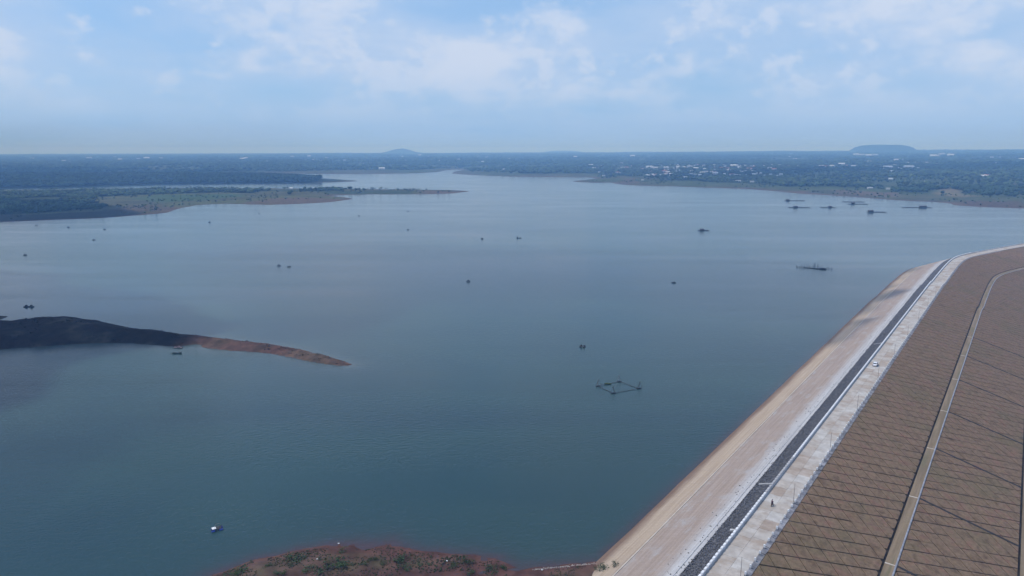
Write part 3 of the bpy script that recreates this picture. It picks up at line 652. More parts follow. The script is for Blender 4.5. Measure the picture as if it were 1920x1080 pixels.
n = 15000; ss = 112 + (rng.random(n) ** 1.5) * 500; oo = rng.uniform(-50.7, -46.2, n); xy = W2(ss, oo); sz = rng.uniform(0.13, 0.30, n) * (1 + (ss - 112) / 500)
scatter('riprap_stones', np.column_stack([xy, up_z(oo) - 0.05]), np.stack([sz, sz * rng.uniform(0.7, 1, n), sz * 0.45], -1), M['stone'], dam, origin=DL)
# light steps down the riprap
for px, py in ((1447, 907), (1610, 636.5), (1377, 993)):
    x, y = at(px, py, CREST); s0 = so_of(x, y)[0]; mb = MB()
    nst = 8 if py != 993 else 3
    for k in range(nst):
        oc = -46.5 - k * 0.42; mb.box(W(s0, oc, up_z(oc) + 0.12), (0.7, 0.42, 0.3), 0, R(53.05))
    mb.v = [tuple(np.array(v) - DL) for v in mb.v]; mb.build('step_flight', M['concrete'], dam)
# weeds on the grey strip
n = 230; ss = 112 + rng.random(n) ** 1.6 * 330; oo = rng.normal(-52.6, 1.3, n).clip(-58, -50.9); xy = W2(ss, oo); sz = rng.uniform(0.08, 0.21, n)
M['weed'] = mat('dry weed', (0.05, 0.055, 0.035), (0.09, 0.09, 0.065), 2, 0.95)
o = scatter('weeds', np.column_stack([xy, up_z(oo) + sz * 0.4]), np.stack([sz, sz, sz * 0.8], -1), M['weed'], None); tag(o, 'small dark weeds on the grey concrete strip', None)

# parapet
par = strip('parapet', [O_PL - 0.001, O_PL, O_PR, O_PR + 0.001], [CREST - 1.0, CREST + 0.62, CREST + 0.62, CREST - 0.3], M['wallgrey'], dam)
def block_mesh(s0, s1, o0, o1, z0, z1, base, top_in=0.0):
    P = [W(s, o, z) for z, t in ((z0, 0), (z1, top_in)) for s, o in ((s0 + t, o0 + t), (s1 - t, o0 + t), (s1 - t, o1 - t), (s0 + t, o1 - t))]
    V = np.array(P) - base
    return V, [(0, 1, 2, 3), (7, 6, 5, 4), (4, 5, 1, 0), (5, 6, 2, 1), (6, 7, 3, 2), (7, 4, 0, 3)]
PITCH_B = 1.63; ss = np.arange(116, 720, PITCH_B); proto = {}
rest = MB()
for k, s0 in enumerate(ss):
    painted = not (170 < s0 < 196)
    if k < 300:
        c = np.array(W(s0 + 0.5, (O_PL + O_PR) / 2, CREST + 0.618)); key = painted
        if s0 < 500:
            if key not in proto:
                V, Fs = block_mesh(s0, s0 + 1.02, O_PL + 0.03, O_PR - 0.03, CREST + 0.618, CREST + 0.92, c, 0.04)
                mb = MB(); mb.add(V, Fs); proto[key] = mb.mesh('parapet_block', M['white'] if painted else M['wallgrey'])
            o = link('parapet_block', proto[key], par); o.location = c - DL
        else:
            V, Fs = block_mesh(s0, s0 + 1.02, O_PL + 0.03, O_PR - 0.03, CREST + 0.618, CREST + 0.92, c, 0.04)
            mb = MB(); mb.add(V, Fs); o = mb.build('parapet_block', M['white'], par); o.location = c - DL
    else:
        V, Fs = block_mesh(s0, s0 + 1.02, O_PL + 0.03, O_PR - 0.03, CREST + 0.618, CREST + 0.92, DL, 0.04); rest.add(V, Fs)
o = rest.build('parapet_block', M['white'], par); o['kind'] = 'stuff'

# crest road of cast slabs
road = strip('crest_road', [O_PR + 0.004, O_RR + 0.25], [CREST - 0.12, CREST - 0.12], M['joint'], None)
road.location = DL; tag(road, 'pale concrete road along the crest of the dam', None, None, 'structure')
SL = 4.9; rest = MB(); kk = 0
for k in range(150):
    s0 = 104 + k * SL
    for (o0, o1) in ((O_PR + 0.03, -42.15), (-42.11, O_RR)):
        sj = s0 + (1.1 if o0 > -43 else 0); ns = 1 if s0 < 560 or s0 > 760 else 2
        c = np.array(W(sj + SL / 2, (o0 + o1) / 2, CREST)); mb = MB()
        lift = random.uniform(-0.012, 0.012)
        V, Fs = block_mesh(sj + 0.025, sj + SL - 0.025, o0, o1, CREST - 0.3, CREST + lift, c)
        mb.add(V, Fs); w = [3, 3, 1.0, 2, 0.4]
        o = mb.build('road_slab', random.choices(M['slabs'], w)[0], road); o.location = c - DL
far_s = np.arange(104 + 150 * SL + 1.1, 1500, 20.0)
strip('road_surface', [O_PR + 0.004, O_RR], [CREST, CREST], M['slabs'][1], road, far_s)

# gutter of short slabs between road and grass
gut = strip('gutter', [O_RR + 0.05, O_GR - 0.02], [CREST - 0.25, CREST - 0.55], M['joint'], dam)
rest = MB()
for k, s0 in enumerate(np.arange(112, 760, 1.6)):
    z0, z1 = CREST + 0.06, CREST - 0.20
    o0, o1 = O_RR + 0.04, O_GR - 0.05
    P = [W(s0 + 0.04, o0, z0), W(s0 + 1.56, o0, z0), W(s0 + 1.56, o1, z1), W(s0 + 0.04, o1, z1)]; P += [(x, y, z - 0.25) for x, y, z in P]
    Fs = [(3, 2, 1, 0), (4, 5, 6, 7), (0, 1, 5, 4), (1, 2, 6, 5), (2, 3, 7, 6), (3, 0, 4, 7)]
    if k < 300:
        c = np.array(W(s0 + 0.8, (o0 + o1) / 2, CREST)); mb = MB(); mb.add(np.array(P) - c, Fs)
        o = mb.build('gutter_slab', M['gutter'], gut); o.location = c - DL
        if random.random() < 0.22: o.location.z -= random.uniform(0.10, 0.2)      # sunk slabs over the outlets
    else: rest.add(np.array(P) - DL, Fs)
o = rest.build('gutter_slab', M['gutter'], gut); o['kind'] = 'stuff'

# downstream slope
slope_s = S_LINE
down = strip('downstream_slope', [O_GR, O_B1L + 0.01, O_B1R, O_B2L, O_B2R, 60], [CREST - 0.36, Z_B1 - 0.36, Z_B1 - 0.36, Z_B2 - 0.36, Z_B2 - 0.30, Z_B2 - 0.3 - (60 - O_B2R) / 2.75], M['soil_base'], dam)
track = strip('berm_track', [O_B1L + 0.12, O_B1L + 0.6, O_B1L + 1.1, O_B1L + 1.6, O_B1R - 0.42], [Z_B1 - 0.02, Z_B1 - 0.08, Z_B1, Z_B1 - 0.08, Z_B1 - 0.01], M['track'], dam, jag=0.05)
beam('berm_drain', O_B1R - 0.42, O_B1R - 0.02, lambda o: Z_B1, mat('drain concrete', (0.21, 0.215, 0.24), (0.30, 0.30, 0.33), 0.7, 0.85, 4, 'Position', fine=0.25), dam, 0.05)
strip('berm_track', [O_B2L + 0.15, O_B2L + 1.2, O_B2R], [Z_B2, Z_B2 - 0.05, Z_B2], M['track'], dam, jag=0.05)
for s0 in (169.5, 209.4, 249.5, 290.7, 336.2, 379, 421):
    mb = MB(); mb.box(W(s0, (O_B1L + O_B1R) / 2 - 0.1, Z_B1 - 0.05), (0.38, 2.2, 0.18), 0, R(53.05)); mb.v = [tuple(np.array(v) - DL) for v in mb.v]
    mb.build('cross_drain', M['beam'], dam)

# grass panels between the diagonal ditches
PK, ST = 0.95, 5.6; CO_SL = math.sqrt(1 + 1 / 2.75 ** 2)
S_OFF = 156.0 % ST
cells = []
hsh = lambda *a: (math.sin(sum(v * k for v, k in zip(a, (12.9898, 78.233, 37.719)))) * 43758.5453) % 1.0
def clip_t(poly, t, keep_less):
    out = []
    for i in range(len(poly)):
        a, b = poly[i], poly[(i + 1) % len(poly)]
        ia = (a[1] <= t) if keep_less else (a[1] >= t); ib = (b[1] <= t) if keep_less else (b[1] >= t)
        if ia: out.append(a)
        if ia != ib:
            f = (t - a[1]) / (b[1] - a[1]); out.append((a[0] + (b[0] - a[0]) * f, t))
    return out
for face, (o_top, z_top, o_bot) in enumerate(((O_GR, CREST - 0.06, O_B1L), (O_B1R, Z_B1, O_B2L))):
    T = (o_bot - o_top) * CO_SL
    for i in range(int((80 - S_OFF) / ST), int(740 / ST)):
        for j in range(i, i + 12):
            # a = s - PK t on [i,i+1], b = s + PK t on [j, j+1]
            def wgap(line, cell, kind, wide):
                r = hsh(line, cell // 3, kind + face * 7); return wide * (0.16 if r < 0.045 else 0.75 + 0.45 * r)
            ga0, ga1 = wgap(i, j, 1, 0.24), wgap(i + 1, j, 1, 0.24); gb0, gb1 = wgap(j, i, 2, 0.15), wgap(j + 1, i, 2, 0.15)
            a0, a1 = S_OFF + i * ST + ga0, S_OFF + (i + 1) * ST - ga1; b0, b1 = S_OFF + j * ST + gb0, S_OFF + (j + 1) * ST - gb1
            poly = [((a + b) / 2, (b - a) / (2 * PK)) for a, b in ((a0, b0), (a1, b0), (a1, b1), (a0, b1))]
            poly = clip_t(clip_t(poly, 0.12, False), T - 0.42, True)
            if len(poly) < 3: continue
            ar = 0.5 * abs(sum(poly[k][0] * poly[(k + 1) % len(poly)][1] - poly[(k + 1) % len(poly)][0] * poly[k][1] for k in range(len(poly))))
            if ar < 0.3: continue
            cells.append((face, o_top, z_top, poly))
def panel_geo(cell, base):
    face, o_top, z_top, poly = cell; n = len(poly)
    def pt(s, t, dz): return np.array(W(s, o_top + t / CO_SL, z_top - t / CO_SL / 2.75 + dz))
    cs, ct = sum(p[0] for p in poly) / n, sum(p[1] for p in poly) / n
    V = [pt(s, t, 0.0 + 0.05 * (hsh(s, t, 1) - 0.5)) for s, t in poly] + [pt(s, t, -0.34) for s, t in poly] + [pt(cs, ct, 0.07 * hsh(cs, ct, 3))]
    Fs = [(k, (k + 1) % n, 2 * n) for k in range(n)] + [((k + 1) % n, k, n + k, n + (k + 1) % n) for k in range(n)]
    Fs = [f[::-1] for f in Fs] if np.cross(V[1] - V[0], V[2] - V[0])[2] < 0 else Fs
    return [v - base for v in V], Fs, pt(cs, ct, 0)
def shows(cell):
    s = sum(p[0] for p in cell[3]) / len(cell[3]); t = sum(p[1] for p in cell[3]) / len(cell[3])
    x, y, z = W(s, cell[1] + t / CO_SL, cell[2] - t / CO_SL / 2.75)
    f = y * math.cos(PITCH) - (z - CAM_H) * math.sin(PITCH); up = y * math.sin(PITCH) + (z - CAM_H) * math.cos(PITCH)
    if f < 1 or abs(x / f) > 0.78 or abs(up / f) > 0.45: return 0.0
    ar = abs(sum(cell[3][k][0] * cell[3][(k + 1) % len(cell[3])][1] - cell[3][(k + 1) % len(cell[3])][0] * cell[3][k][1] for k in range(len(cell[3]))))
    return ar * (CAM_H - z) / (x * x + y * y + (z - CAM_H) ** 2) ** 1.5
vis = [shows(c) for c in cells]; order = sorted(range(len(cells)), key=lambda k: -vis[k])
rest = MB()
for rank, k in enumerate(order):
    if rank < 300 and vis[k] > 0:
        _, _, c = panel_geo(cells[k], np.zeros(3)); V, Fs, _ = panel_geo(cells[k], c)
        mb = MB(); mb.add(V, Fs); o = mb.build('grass_panel', M['panel'], down); o.location = c - DL
    else:
        V, Fs, _ = panel_geo(cells[k], DL); rest.add(V, Fs)
o = rest.build('grass_panel', M['panel'], down); o['kind'] = 'stuff'
strip('lower_grass', [O_B2R + 0.05, 30, 60], [Z_B2, Z_B2 - (30 - O_B2R) / 2.75, Z_B2 - (60 - O_B2R) / 2.75], M['panel'], down)
far_s = np.unique(np.concatenate([np.arange(736, 800, 4.0), np.arange(800, 1500, 20.0)]))
strip('far_grass', [O_GR, O_B1L - 0.4], [CREST - 0.06, Z_B1], M['panel'], down, far_s)
strip('far_grass', [O_B1R, O_B2L - 0.4], [Z_B1, Z_B2], M['panel'], down, far_s)
# stone lined drains that run down the lower slope
M['drainside'] = mat('dark drain stone', (0.05, 0.045, 0.045), (0.09, 0.08, 0.078), 1.0, 0.9)
for s0 in (169.5, 209.4, 250.2, 290.7, 336.2, 379, 421):
    mb = MB(); t1 = (O_B2L - O_B1R) * CO_SL - 0.3; nseg = 12
    def pp(u, side, dz):
        t = t1 * u; s = s0 + 0.2 * t + side; return np.array(W(s, O_B1R + t / CO_SL, Z_B1 - t / CO_SL / 2.75 + dz)) - DL
    for k in range(nseg):
        u0, u1 = k / nseg, (k + 1) / nseg
        for a, b, dz, mi in ((-0.34, -0.20, 0.16, 1), (-0.20, 0.20, 0.09, 0), (0.20, 0.34, 0.16, 1)):
            P = [pp(u0, a, dz), pp(u0, b, dz), pp(u1, b, dz), pp(u1, a, dz)]; P += [p - np.array([0, 0, 0.35]) for p in P]
            mb.add(P, [(0, 1, 2, 3), (7, 6, 5, 4), (4, 5, 1, 0), (5, 6, 2, 1), (6, 7, 3, 2), (7, 4, 0, 3)], mi)
    mb.build('slope_drain', [M['soil_base'], M['drainside']], dam)

# guard posts and poles
mb = MB(); mb.box((0, 0, 0.11), (0.44, 0.40, 0.22), 1); mb.box((0, 0, 0.47), (0.38, 0.32, 0.50), 0); mb.box((0, 0, 0.75), (0.38, 0.32, 0.06), 0, 0, 0.7)
post_me = mb.mesh('guard_post', [M['white'], M['wallgrey']])
for k, s0 in enumerate(np.arange(114.3, 600, 3.2)):
    o = link('guard_post', post_me, None, W(s0, O_RR + 0.18, CREST + 0.05), -R(36.95) + random.uniform(-0.04, 0.04))
    tag(o, 'short white painted guard post in the row at the grass edge of the crest road', 'guard post', 'white guard posts along the crest road')
mb = MB(); mb.tube((0, 0, 0), (0, 0, 5.4), 0.055, 0, 8, 0.035); pole_me = mb.mesh('pole', M['steel'])
mb = MB(); mb.box((0, 0, 0.12), (0.4, 0.4, 0.25)); base_me = mb.mesh('base', M['concrete'])
names = {131: 'nearest slender dark pole at the crest road edge, bottom of picture', 171: 'slender dark pole at the road edge just beyond the motorcycle', 211: 'slender dark pole on the crest road midway between motorcycle and car',
         251: 'slender dark pole at the road edge on the near side of the white car', 291: 'slender dark pole at the road edge just short of the white car', 331: 'first slender dark pole beyond the white car',
         371: 'second slender dark pole beyond the white car'}
for s0 in (131, 171, 211, 251, 291, 331, 371, 411, 451, 491):
    p = empty('road_pole', W(s0, O_RR - 0.05, CREST + 0.015)); link('shaft', pole_me, p); link('base', base_me, p)
    tag(p, names.get(s0, 'far slender dark pole on the crest road beyond the second pole past the car'), 'pole', 'slender poles along the crest road')

# ------------------------------------------------------------------ white car
def dam_heading(s): return math.atan2(DV[1], DV[0])
x, y = at(1641, 685.5, CREST); car = empty('parked_car', (x, y, CREST + 0.014), math.atan2(DV[1], DV[0]))
tag(car, 'small white car standing on the crest road beside the parapet', 'car')
M['carpaint'] = mat('white car paint', (0.8, 0.8, 0.8), rough=0.3, spec=0.5); M['glass'] = mat('dark glass', (0.012, 0.014, 0.016), rough=0.08, spec=0.6); M['rubber'] = mat('rubber', (0.015, 0.015, 0.015), rough=0.9)
M['lampred'] = mat('red lamp', (0.35, 0.02, 0.02), rough=0.3); M['lampclear'] = mat('clear lamp', (0.7, 0.7, 0.7), rough=0.2)
prof = [(-2.0, 0.35), (-2.05, 0.7), (-1.95, 0.98), (-1.55, 1.02), (-1.15, 1.46), (-0.2, 1.54), (0.45, 1.48), (1.05, 1.02), (1.75, 0.90), (2.02, 0.68), (2.03, 0.35)]
mb = MB(); n = len(prof)
def wid(z): return 0.84 if z < 1.0 else 0.84 - (z - 1.0) * 0.42
P = [(px, -wid(pz) * (0.93 if abs(px) > 1.9 else 1), pz) for px, pz in prof] + [(px, wid(pz) * (0.93 if abs(px) > 1.9 else 1), pz) for px, pz in prof]
mb.add(P, [tuple(range(n)), tuple(range(2 * n - 1, n - 1, -1))] + [(k, n + k, n + (k + 1) % n, (k + 1) % n)[::-1] for k in range(n)])
mb.build('body', M['carpaint'], car, bevel=0.03)
def pane(name, pts, off, m=None):
    q = Vector(off); mb = MB(); A = [Vector(p) + q for p in pts]; B = [Vector(p) - q for p in pts]; k = len(pts)
    mb.add(A + B, [tuple(range(k)), tuple(range(2 * k - 1, k - 1, -1))] + [(i, (i + 1) % k, k + (i + 1) % k, k + i) for i in range(k)]); mb.build(name, m or M['glass'], car)
pane('windscreen', [(0.52, -0.60, 1.43), (0.52, 0.60, 1.43), (1.0, 0.72, 1.06), (1.0, -0.72, 1.06)], (0.02, 0, 0.025))
pane('rear_window', [(-1.19, -0.58, 1.41), (-1.19, 0.58, 1.41), (-1.50, 0.70, 1.08), (-1.50, -0.70, 1.08)], (-0.02, 0, 0.02))
for sd in (-1, 1):
    pane('side_window', [(-1.1, sd * 0.70, 1.38), (0.40, sd * 0.69, 1.40), (0.85, sd * 0.835, 1.06), (-1.40, sd * 0.835, 1.06)], (0, sd * 0.02, 0.008))
    mb = MB(); mb.box((2.03, sd * 0.58, 0.72), (0.06, 0.34, 0.16)); mb.build('headlight', M['lampclear'], car)
    mb = MB(); mb.box((-2.04, sd * 0.62, 0.80), (0.05, 0.22, 0.24)); mb.build('tail_lamp', M['lampred'], car)
    for wx in (-1.28, 1.28):
        mb = MB(); mb.tube((wx, sd * 0.62, 0.31), (wx, sd * 0.86, 0.31), 0.31, 0, 14); w = mb.build('wheel', M['rubber'], car)
        mb = MB(); mb.tube((wx, sd * 0.861, 0.31), (wx, sd * 0.872, 0.31), 0.18, 0, 10); mb.build('rim', M['concrete'], w)

# ------------------------------------------------------------------ motorcycle and rider
def skin_body(name, verts, edges, radii, mats_fn, parent=None):
    me = bpy.data.meshes.new(name); me.from_pydata(verts, edges, []); o = bpy.data.objects.new(name, me); COL.objects.link(o)
    o.modifiers.new('skin', 'SKIN'); sd = o.modifiers.new('sub', 'SUBSURF'); sd.levels = sd.render_levels = 1
    for k, r in enumerate(radii): me.skin_vertices[0].data[k].radius = (r, r) if not isinstance(r, tuple) else r
    me.skin_vertices[0].data[0].use_root = True
    bpy.context.view_layer.update(); dg = bpy.context.evaluated_depsgraph_get()
    nm = bpy.data.meshes.new_from_object(o.evaluated_get(dg)); bpy.data.objects.remove(o); bpy.data.meshes.remove(me)
    nm.name = name; out = link(name, nm, parent); mats_fn(nm); return out
x, y = at(1447.5, 948, CREST); HX = math.atan2(DV[1], DV[0]); zg = CREST + 0.014
bike = empty('motorcycle', (x, y, zg), HX); tag(bike, 'dark motorcycle riding along the crest road', 'motorcycle')
M['bikeblack'] = mat('black bike paint', (0.02, 0.018, 0.02), rough=0.35); M['bikered'] = mat('dark red plastic', (0.10, 0.018, 0.02), rough=0.4)
for wx in (-0.62, 0.62):
    mb = MB(); k = 14
    for i in range(k):
        a, b = 2 * math.pi * i / k, 2 * math.pi * (i + 1) / k
        mb.tube((wx + 0.25 * math.cos(a), 0, 0.30 + 0.25 * math.sin(a)), (wx + 0.25 * math.cos(b), 0, 0.30 + 0.25 * math.sin(b)), 0.05, 0, 6)
    w = mb.build('wheel', M['rubber'], bike); mb = MB(); mb.tube((wx, -0.04, 0.30), (wx, 0.04, 0.30), 0.17, 0, 10); mb.build('hub', M['steel'], w)
mb = MB(); mb.box((0.02, 0, 0.45), (0.62, 0.22, 0.30), 0, 0, 0.7); mb.tube((-0.62, 0.08, 0.30), (0.05, 0.08, 0.42), 0.03); mb.box((-0.35, 0, 0.62), (0.55, 0.20, 0.16), 0, 0, 0.8); mb.build('frame', M['bikered'], bike)
mb = MB(); mb.box((-0.28, 0, 0.755), (0.72, 0.26, 0.10), 0, 0, 0.85); mb.build('saddle', M['bikeblack'], bike)
mb = MB(); mb.tube((0.62, 0.05, 0.30), (0.40, 0.05, 0.88), 0.025); mb.tube((0.62, -0.05, 0.30), (0.40, -0.05, 0.88), 0.025); mb.box((0.47, 0, 0.78), (0.16, 0.26, 0.34), 0, 0, 0.7); mb.build('fork', M['bikeblack'], bike)
mb = MB(); mb.tube((0.34, -0.32, 0.98), (0.40, 0, 0.93), 0.02); mb.tube((0.34, 0.32, 0.98), (0.40, 0, 0.93), 0.02); mb.build('handlebar', M['bikeblack'], bike)
rider = empty('person', (x, y, zg), HX); tag(rider, 'person in dark maroon clothes sitting on the motorcycle on the crest road', 'person')
Vr = [(-0.28, 0, 0.88), (-0.26, 0, 1.08), (-0.20, 0, 1.30), (-0.15, 0, 1.42), (-0.12, 0, 1.50), (-0.10, 0, 1.60), (-0.08, 0, 1.70)]
Er = [(k, k + 1) for k in range(6)]; Rr = [(0.16, 0.13), (0.15, 0.115), (0.17, 0.12), (0.10, 0.09), 0.058, 0.098, 0.075]
for sd in (-1, 1):
    b = len(Vr); Vr += [(-0.18, sd * 0.18, 1.38), (0.0, sd * 0.24, 1.16), (0.20, sd * 0.27, 1.02), (0.33, sd * 0.28, 1.00)]; Er += [(2, b), (b, b + 1), (b + 1, b + 2), (b + 2, b + 3)]; Rr += [0.062, 0.046, 0.036, 0.034]
    b = len(Vr); Vr += [(-0.18, sd * 0.13, 0.84), (0.14, sd * 0.22, 0.72), (0.05, sd * 0.19, 0.40), (0.02, sd * 0.19, 0.30), (0.14, sd * 0.20, 0.27)]; Er += [(0, b), (b, b + 1), (b + 1, b + 2), (b + 2, b + 3), (b + 3, b + 4)]; Rr += [0.088, 0.066, 0.050, 0.04, 0.04]
M['shirt'] = mat('maroon shirt', (0.10, 0.035, 0.05), rough=0.9); M['trousers'] = mat('black trousers', (0.02, 0.02, 0.025), rough=0.9); M['skin'] = mat('skin', (0.32, 0.19, 0.13), rough=0.6); M['helmet'] = mat('helmet', (0.05, 0.03, 0.06), rough=0.25)
def rider_mats(me):
    for m in ('shirt', 'trousers', 'skin'): me.materials.append(M[m])
    for p in me.polygons:
        c = p.center; p.use_smooth = True
        p.material_index = 2 if (c.z > 1.50 or (c.x > 0.22 and c.z > 0.93)) else (1 if c.z < 0.92 else 0)
skin_body('body', Vr, Er, Rr, rider_mats, rider)
mb = MB(); mb.blob((-0.10, 0, 1.69), (0.135, 0.125, 0.12), 0, 0.0, 2); mb.build('helmet', M['helmet'], rider, smooth=True)

# ------------------------------------------------------------------ rafts, boats and nets on the water
def place(px, py): x, y = at(px, py, 0.0); return (x, y, 0.0)
def raft_parts(root, drum_m, seed, near=False, hump=True):
    r = random.Random(seed)
    for (dx, dy) in ((-0.95, -0.62), (0.95, -0.62), (-0.95, 0.62), (0.95, 0.62)):
        mb = MB(); mb.tube((dx - 0.45, dy, 0.12), (dx + 0.45, dy, 0.12), 0.29, 0, 12); mb.build('drum', drum_m, root, bevel=0.03)
    for dy in (-0.62, 0.0, 0.62):
        mb = MB(); mb.box((0, dy, 0.45), (2.9, 0.12, 0.08)); mb.build('beam', M['darkwood'], root)
    for k in range(5):
        mb = MB(); mb.box((-0.9 + k * 0.42, 0, 0.51), (0.3, 1.5, 0.04)); mb.build('plank', M['darkwood'], root)
def make_raft(px, py, label, drum_m=None, rz=0, seed=0, kind='person'):
    root = empty('fishing_raft', place(px, py), rz); raft_parts(root, drum_m or M['drumdark'], seed)
    if kind == 'arch':
        mb = MB(); pts = [(-0.7, -0.55, 0.5), (-0.55, -0.45, 1.15), (0.0, -0.1, 1.55), (0.7, 0.35, 1.45), (1.15, 0.6, 0.6)]; mb.path(pts, 0.03)
        pts = [(-0.7, 0.45, 0.5), (-0.4, 0.45, 1.2), (0.1, 0.45, 1.45), (0.7, 0.35, 1.45)]; mb.path(pts, 0.03); mb.build('arch_frame', M['bamboo'], root)
        mb = MB(); mb.box((-0.75, -0.25, 0.72), (0.95, 1.1, 0.10), 0, R(8)); mb.build('white_board', M['board'], root)
    elif kind == 'hut':
        mb = MB(); mb.box((0.0, 0, 0.9), (1.2, 1.0, 0.75), 0, 0, 0.75); mb.build('cover', M['net'], root)
        mb = MB(); mb.tube((0.1, 0, 0.9), (0.1, 0, 1.9), 0.035); mb.build('stick', M['darkwood'], root)
    elif kind == 'low':
        mb = MB(); mb.blob((0.1, 0, 0.62), (0.85, 0.6, 0.28), 0, 0.2, 1, seed); mb.build('net_heap', M['net'], root)
    elif kind == 'two':
        for dx, h in ((-0.55, 1.0), (1.1, 0.75)):
            mb = MB(); mb.blob((dx, 0, 0.5 + h * 0.35), (0.42, 0.42, h * 0.5), 0, 0.15, 1, seed); mb.build('net_heap', M['net'], root)
        mb = MB(); mb.tube((-0.55, 0, 0.9), (-0.35, 0, 1.9), 0.03); mb.build('stick', M['darkwood'], root)
    tag(root, label, 'raft', 'small fishing rafts scattered on the lake'); return root
raft = make_raft(407, 993, 'blue drum raft with a white board and bent frame, nearest raft at lower left', M['drumblue'], R(28), 1, 'arch')
RAFTS = [(68, 422.5, 'small dark raft closest to the dark left shore', 'two'), (128, 426.5, 'small dark raft with an upright bump off the dark left shore', 'hut'), (176, 450, 'flat dark raft right of and below the raft with a bump, left water', 'low'),
    (47, 478.5, 'lone dark raft by the left picture edge, mid water', 'two'), (393, 417, 'small dark raft off the green field point on the left', 'hut'), (486, 400.5, 'faint small raft close under the brown grass point', 'low'),
    (673, 405, 'small raft below the tip of the brown point', 'hut'), (765, 431, 'small raft left of centre in the upper lake', 'hut'), (904, 448, 'small dark raft left of the upright boat in mid lake', 'hut'),
    (523, 498.5, 'left raft of the close pair in the left middle of the lake', 'hut'), (542, 500.3, 'right raft of the close pair in the left middle of the lake', 'low'), (878, 528, 'lone dark raft in the centre of the lake', 'hut'),
    (1263, 530.5, 'lone dark raft right of the lake centre', 'low'), (49.5, 575.5, 'left one of the two touching rafts behind the left spit', 'hut'), (59, 575.5, 'right one of the two touching rafts behind the left spit', 'hut'),
    (1092, 650.5, 'dark raft with two humps above the square lift net', 'two'), (196, 430.5, 'faintest tiny raft right of the bumped raft on the left', 'low'), (765, 396, 'faint tiny raft far out below the grassy finger', 'low'), (706, 333, 'tiny far raft in the narrows beyond the wooded point', 'low')]
for k, (px, py, lab, kd) in enumerate(RAFTS): make_raft(px, py, lab, M['drumdark'], random.uniform(-0.4, 0.4), 10 + k, kd)
def hull_mesh(L, B, H, m, name='hull'):
    mb = MB(); n = 11; rows = []
    for k in range(n):
        u = -1 + 2 * k / (n - 1); w = B / 2 * (1 - abs(u) ** 2.6) + 0.03; sheer = 0.35 * H * u * u * (1.6 if u > 0 else 1)
        rows.append([(u * L / 2, -w, H * 0.75 + sheer), (u * L / 2, -w * 0.6, -0.1), (u * L / 2, w * 0.6, -0.1), (u * L / 2, w, H * 0.75 + sheer), (u * L / 2, w * 0.86, H * 0.7 + sheer), (u * L / 2, w * 0.5, 0.12), (u * L / 2, -w * 0.5, 0.12), (u * L / 2, -w * 0.86, H * 0.7 + sheer)])
    P = [p for r_ in rows for p in r_]; Fs = []
    for k in range(n - 1):
        for i in range(8): a = k * 8 + i; b = k * 8 + (i + 1) % 8; Fs.append((a, b, b + 8, a + 8))
    Fs += [tuple(range(7, -1, -1)), tuple(range((n - 1) * 8, n * 8))]; mb.add(P, Fs); return mb.mesh(name, m)
boat = empty('moored_boat', place(332, 663), R(6)); link('hull', hull_mesh(4.4, 1.15, 0.55, M['hullgreen']), boat); tag(boat, 'dark green wooden boat with raised bow moored under the spit', 'boat')
mb = MB(); mb.box((-0.5, 0, 0.42), (0.3, 1.0, 0.05)); mb.build('thwart', M['darkwood'], boat); mb = MB(); mb.box((1.0, 0, 0.46), (0.3, 0.95, 0.05)); mb.build('thwart', M['darkwood'], boat)
mb = MB(); mb.tube((-2.1, 0, 0.45), (-3.2, 0.1, 0.05), 0.05); mb.build('tiller_pole', M['darkwood'], boat)
boat = empty('fishing_boat', place(973, 446.5), R(3)); link('hull', hull_mesh(5.4, 1.2, 0.6, M['hullgreen']), boat); tag(boat, 'small boat with a tall dark load at its left end, mid lake', 'boat')
mb = MB(); mb.box((-1.9, 0, 1.2), (1.2, 0.9, 1.7), 0, 0, 0.45); mb.build('net_load', M['net'], boat)
# landing gear raft under the spit
rt = empty('gear_raft', place(334, 652.5), R(-5)); rt.scale = (0.75, 0.75, 0.7); tag(rt, 'low raft with faded pink covers and floats moored at the spit shore', 'raft')
for k, (dx, dy, sx, h) in enumerate(((-2.2, 0.2, 1.5, 0.4), (0.1, 0.8, 1.6, 0.9), (1.9, 0.1, 1.2, 0.35), (-0.8, -0.3, 1.0, 0.5))):
    mb = MB(); mb.box((dx, dy, 0.3 + h / 2), (sx, 1.0, h), 0, 0.2 * k, 0.8); mb.build('cover', M['tarp_pink'], rt)
mb = MB(); mb.box((0, 0.1, 0.2), (6.2, 2.0, 0.16)); mb.build('deck', M['darkwood'], rt)
for dx in (-2.6, -0.9, 0.9, 2.6):
    mb = MB(); mb.tube((dx, -0.8, 0.1), (dx, 0.9, 0.1), 0.22, 0, 8); mb.build('float', M['drumdark'], rt)
mb = MB(); p = place(368, 656); mb.tube((0, 0, -0.8), (0, 0, 1.6), 0.06); mb.tube((-0.7, 0, 1.5), (0.7, 0.1, 1.35), 0.05); o = mb.build('mooring_stake', M['darkwood'], None, p); tag(o, 'thin T-shaped stake standing in the water beside the spit', 'stake')

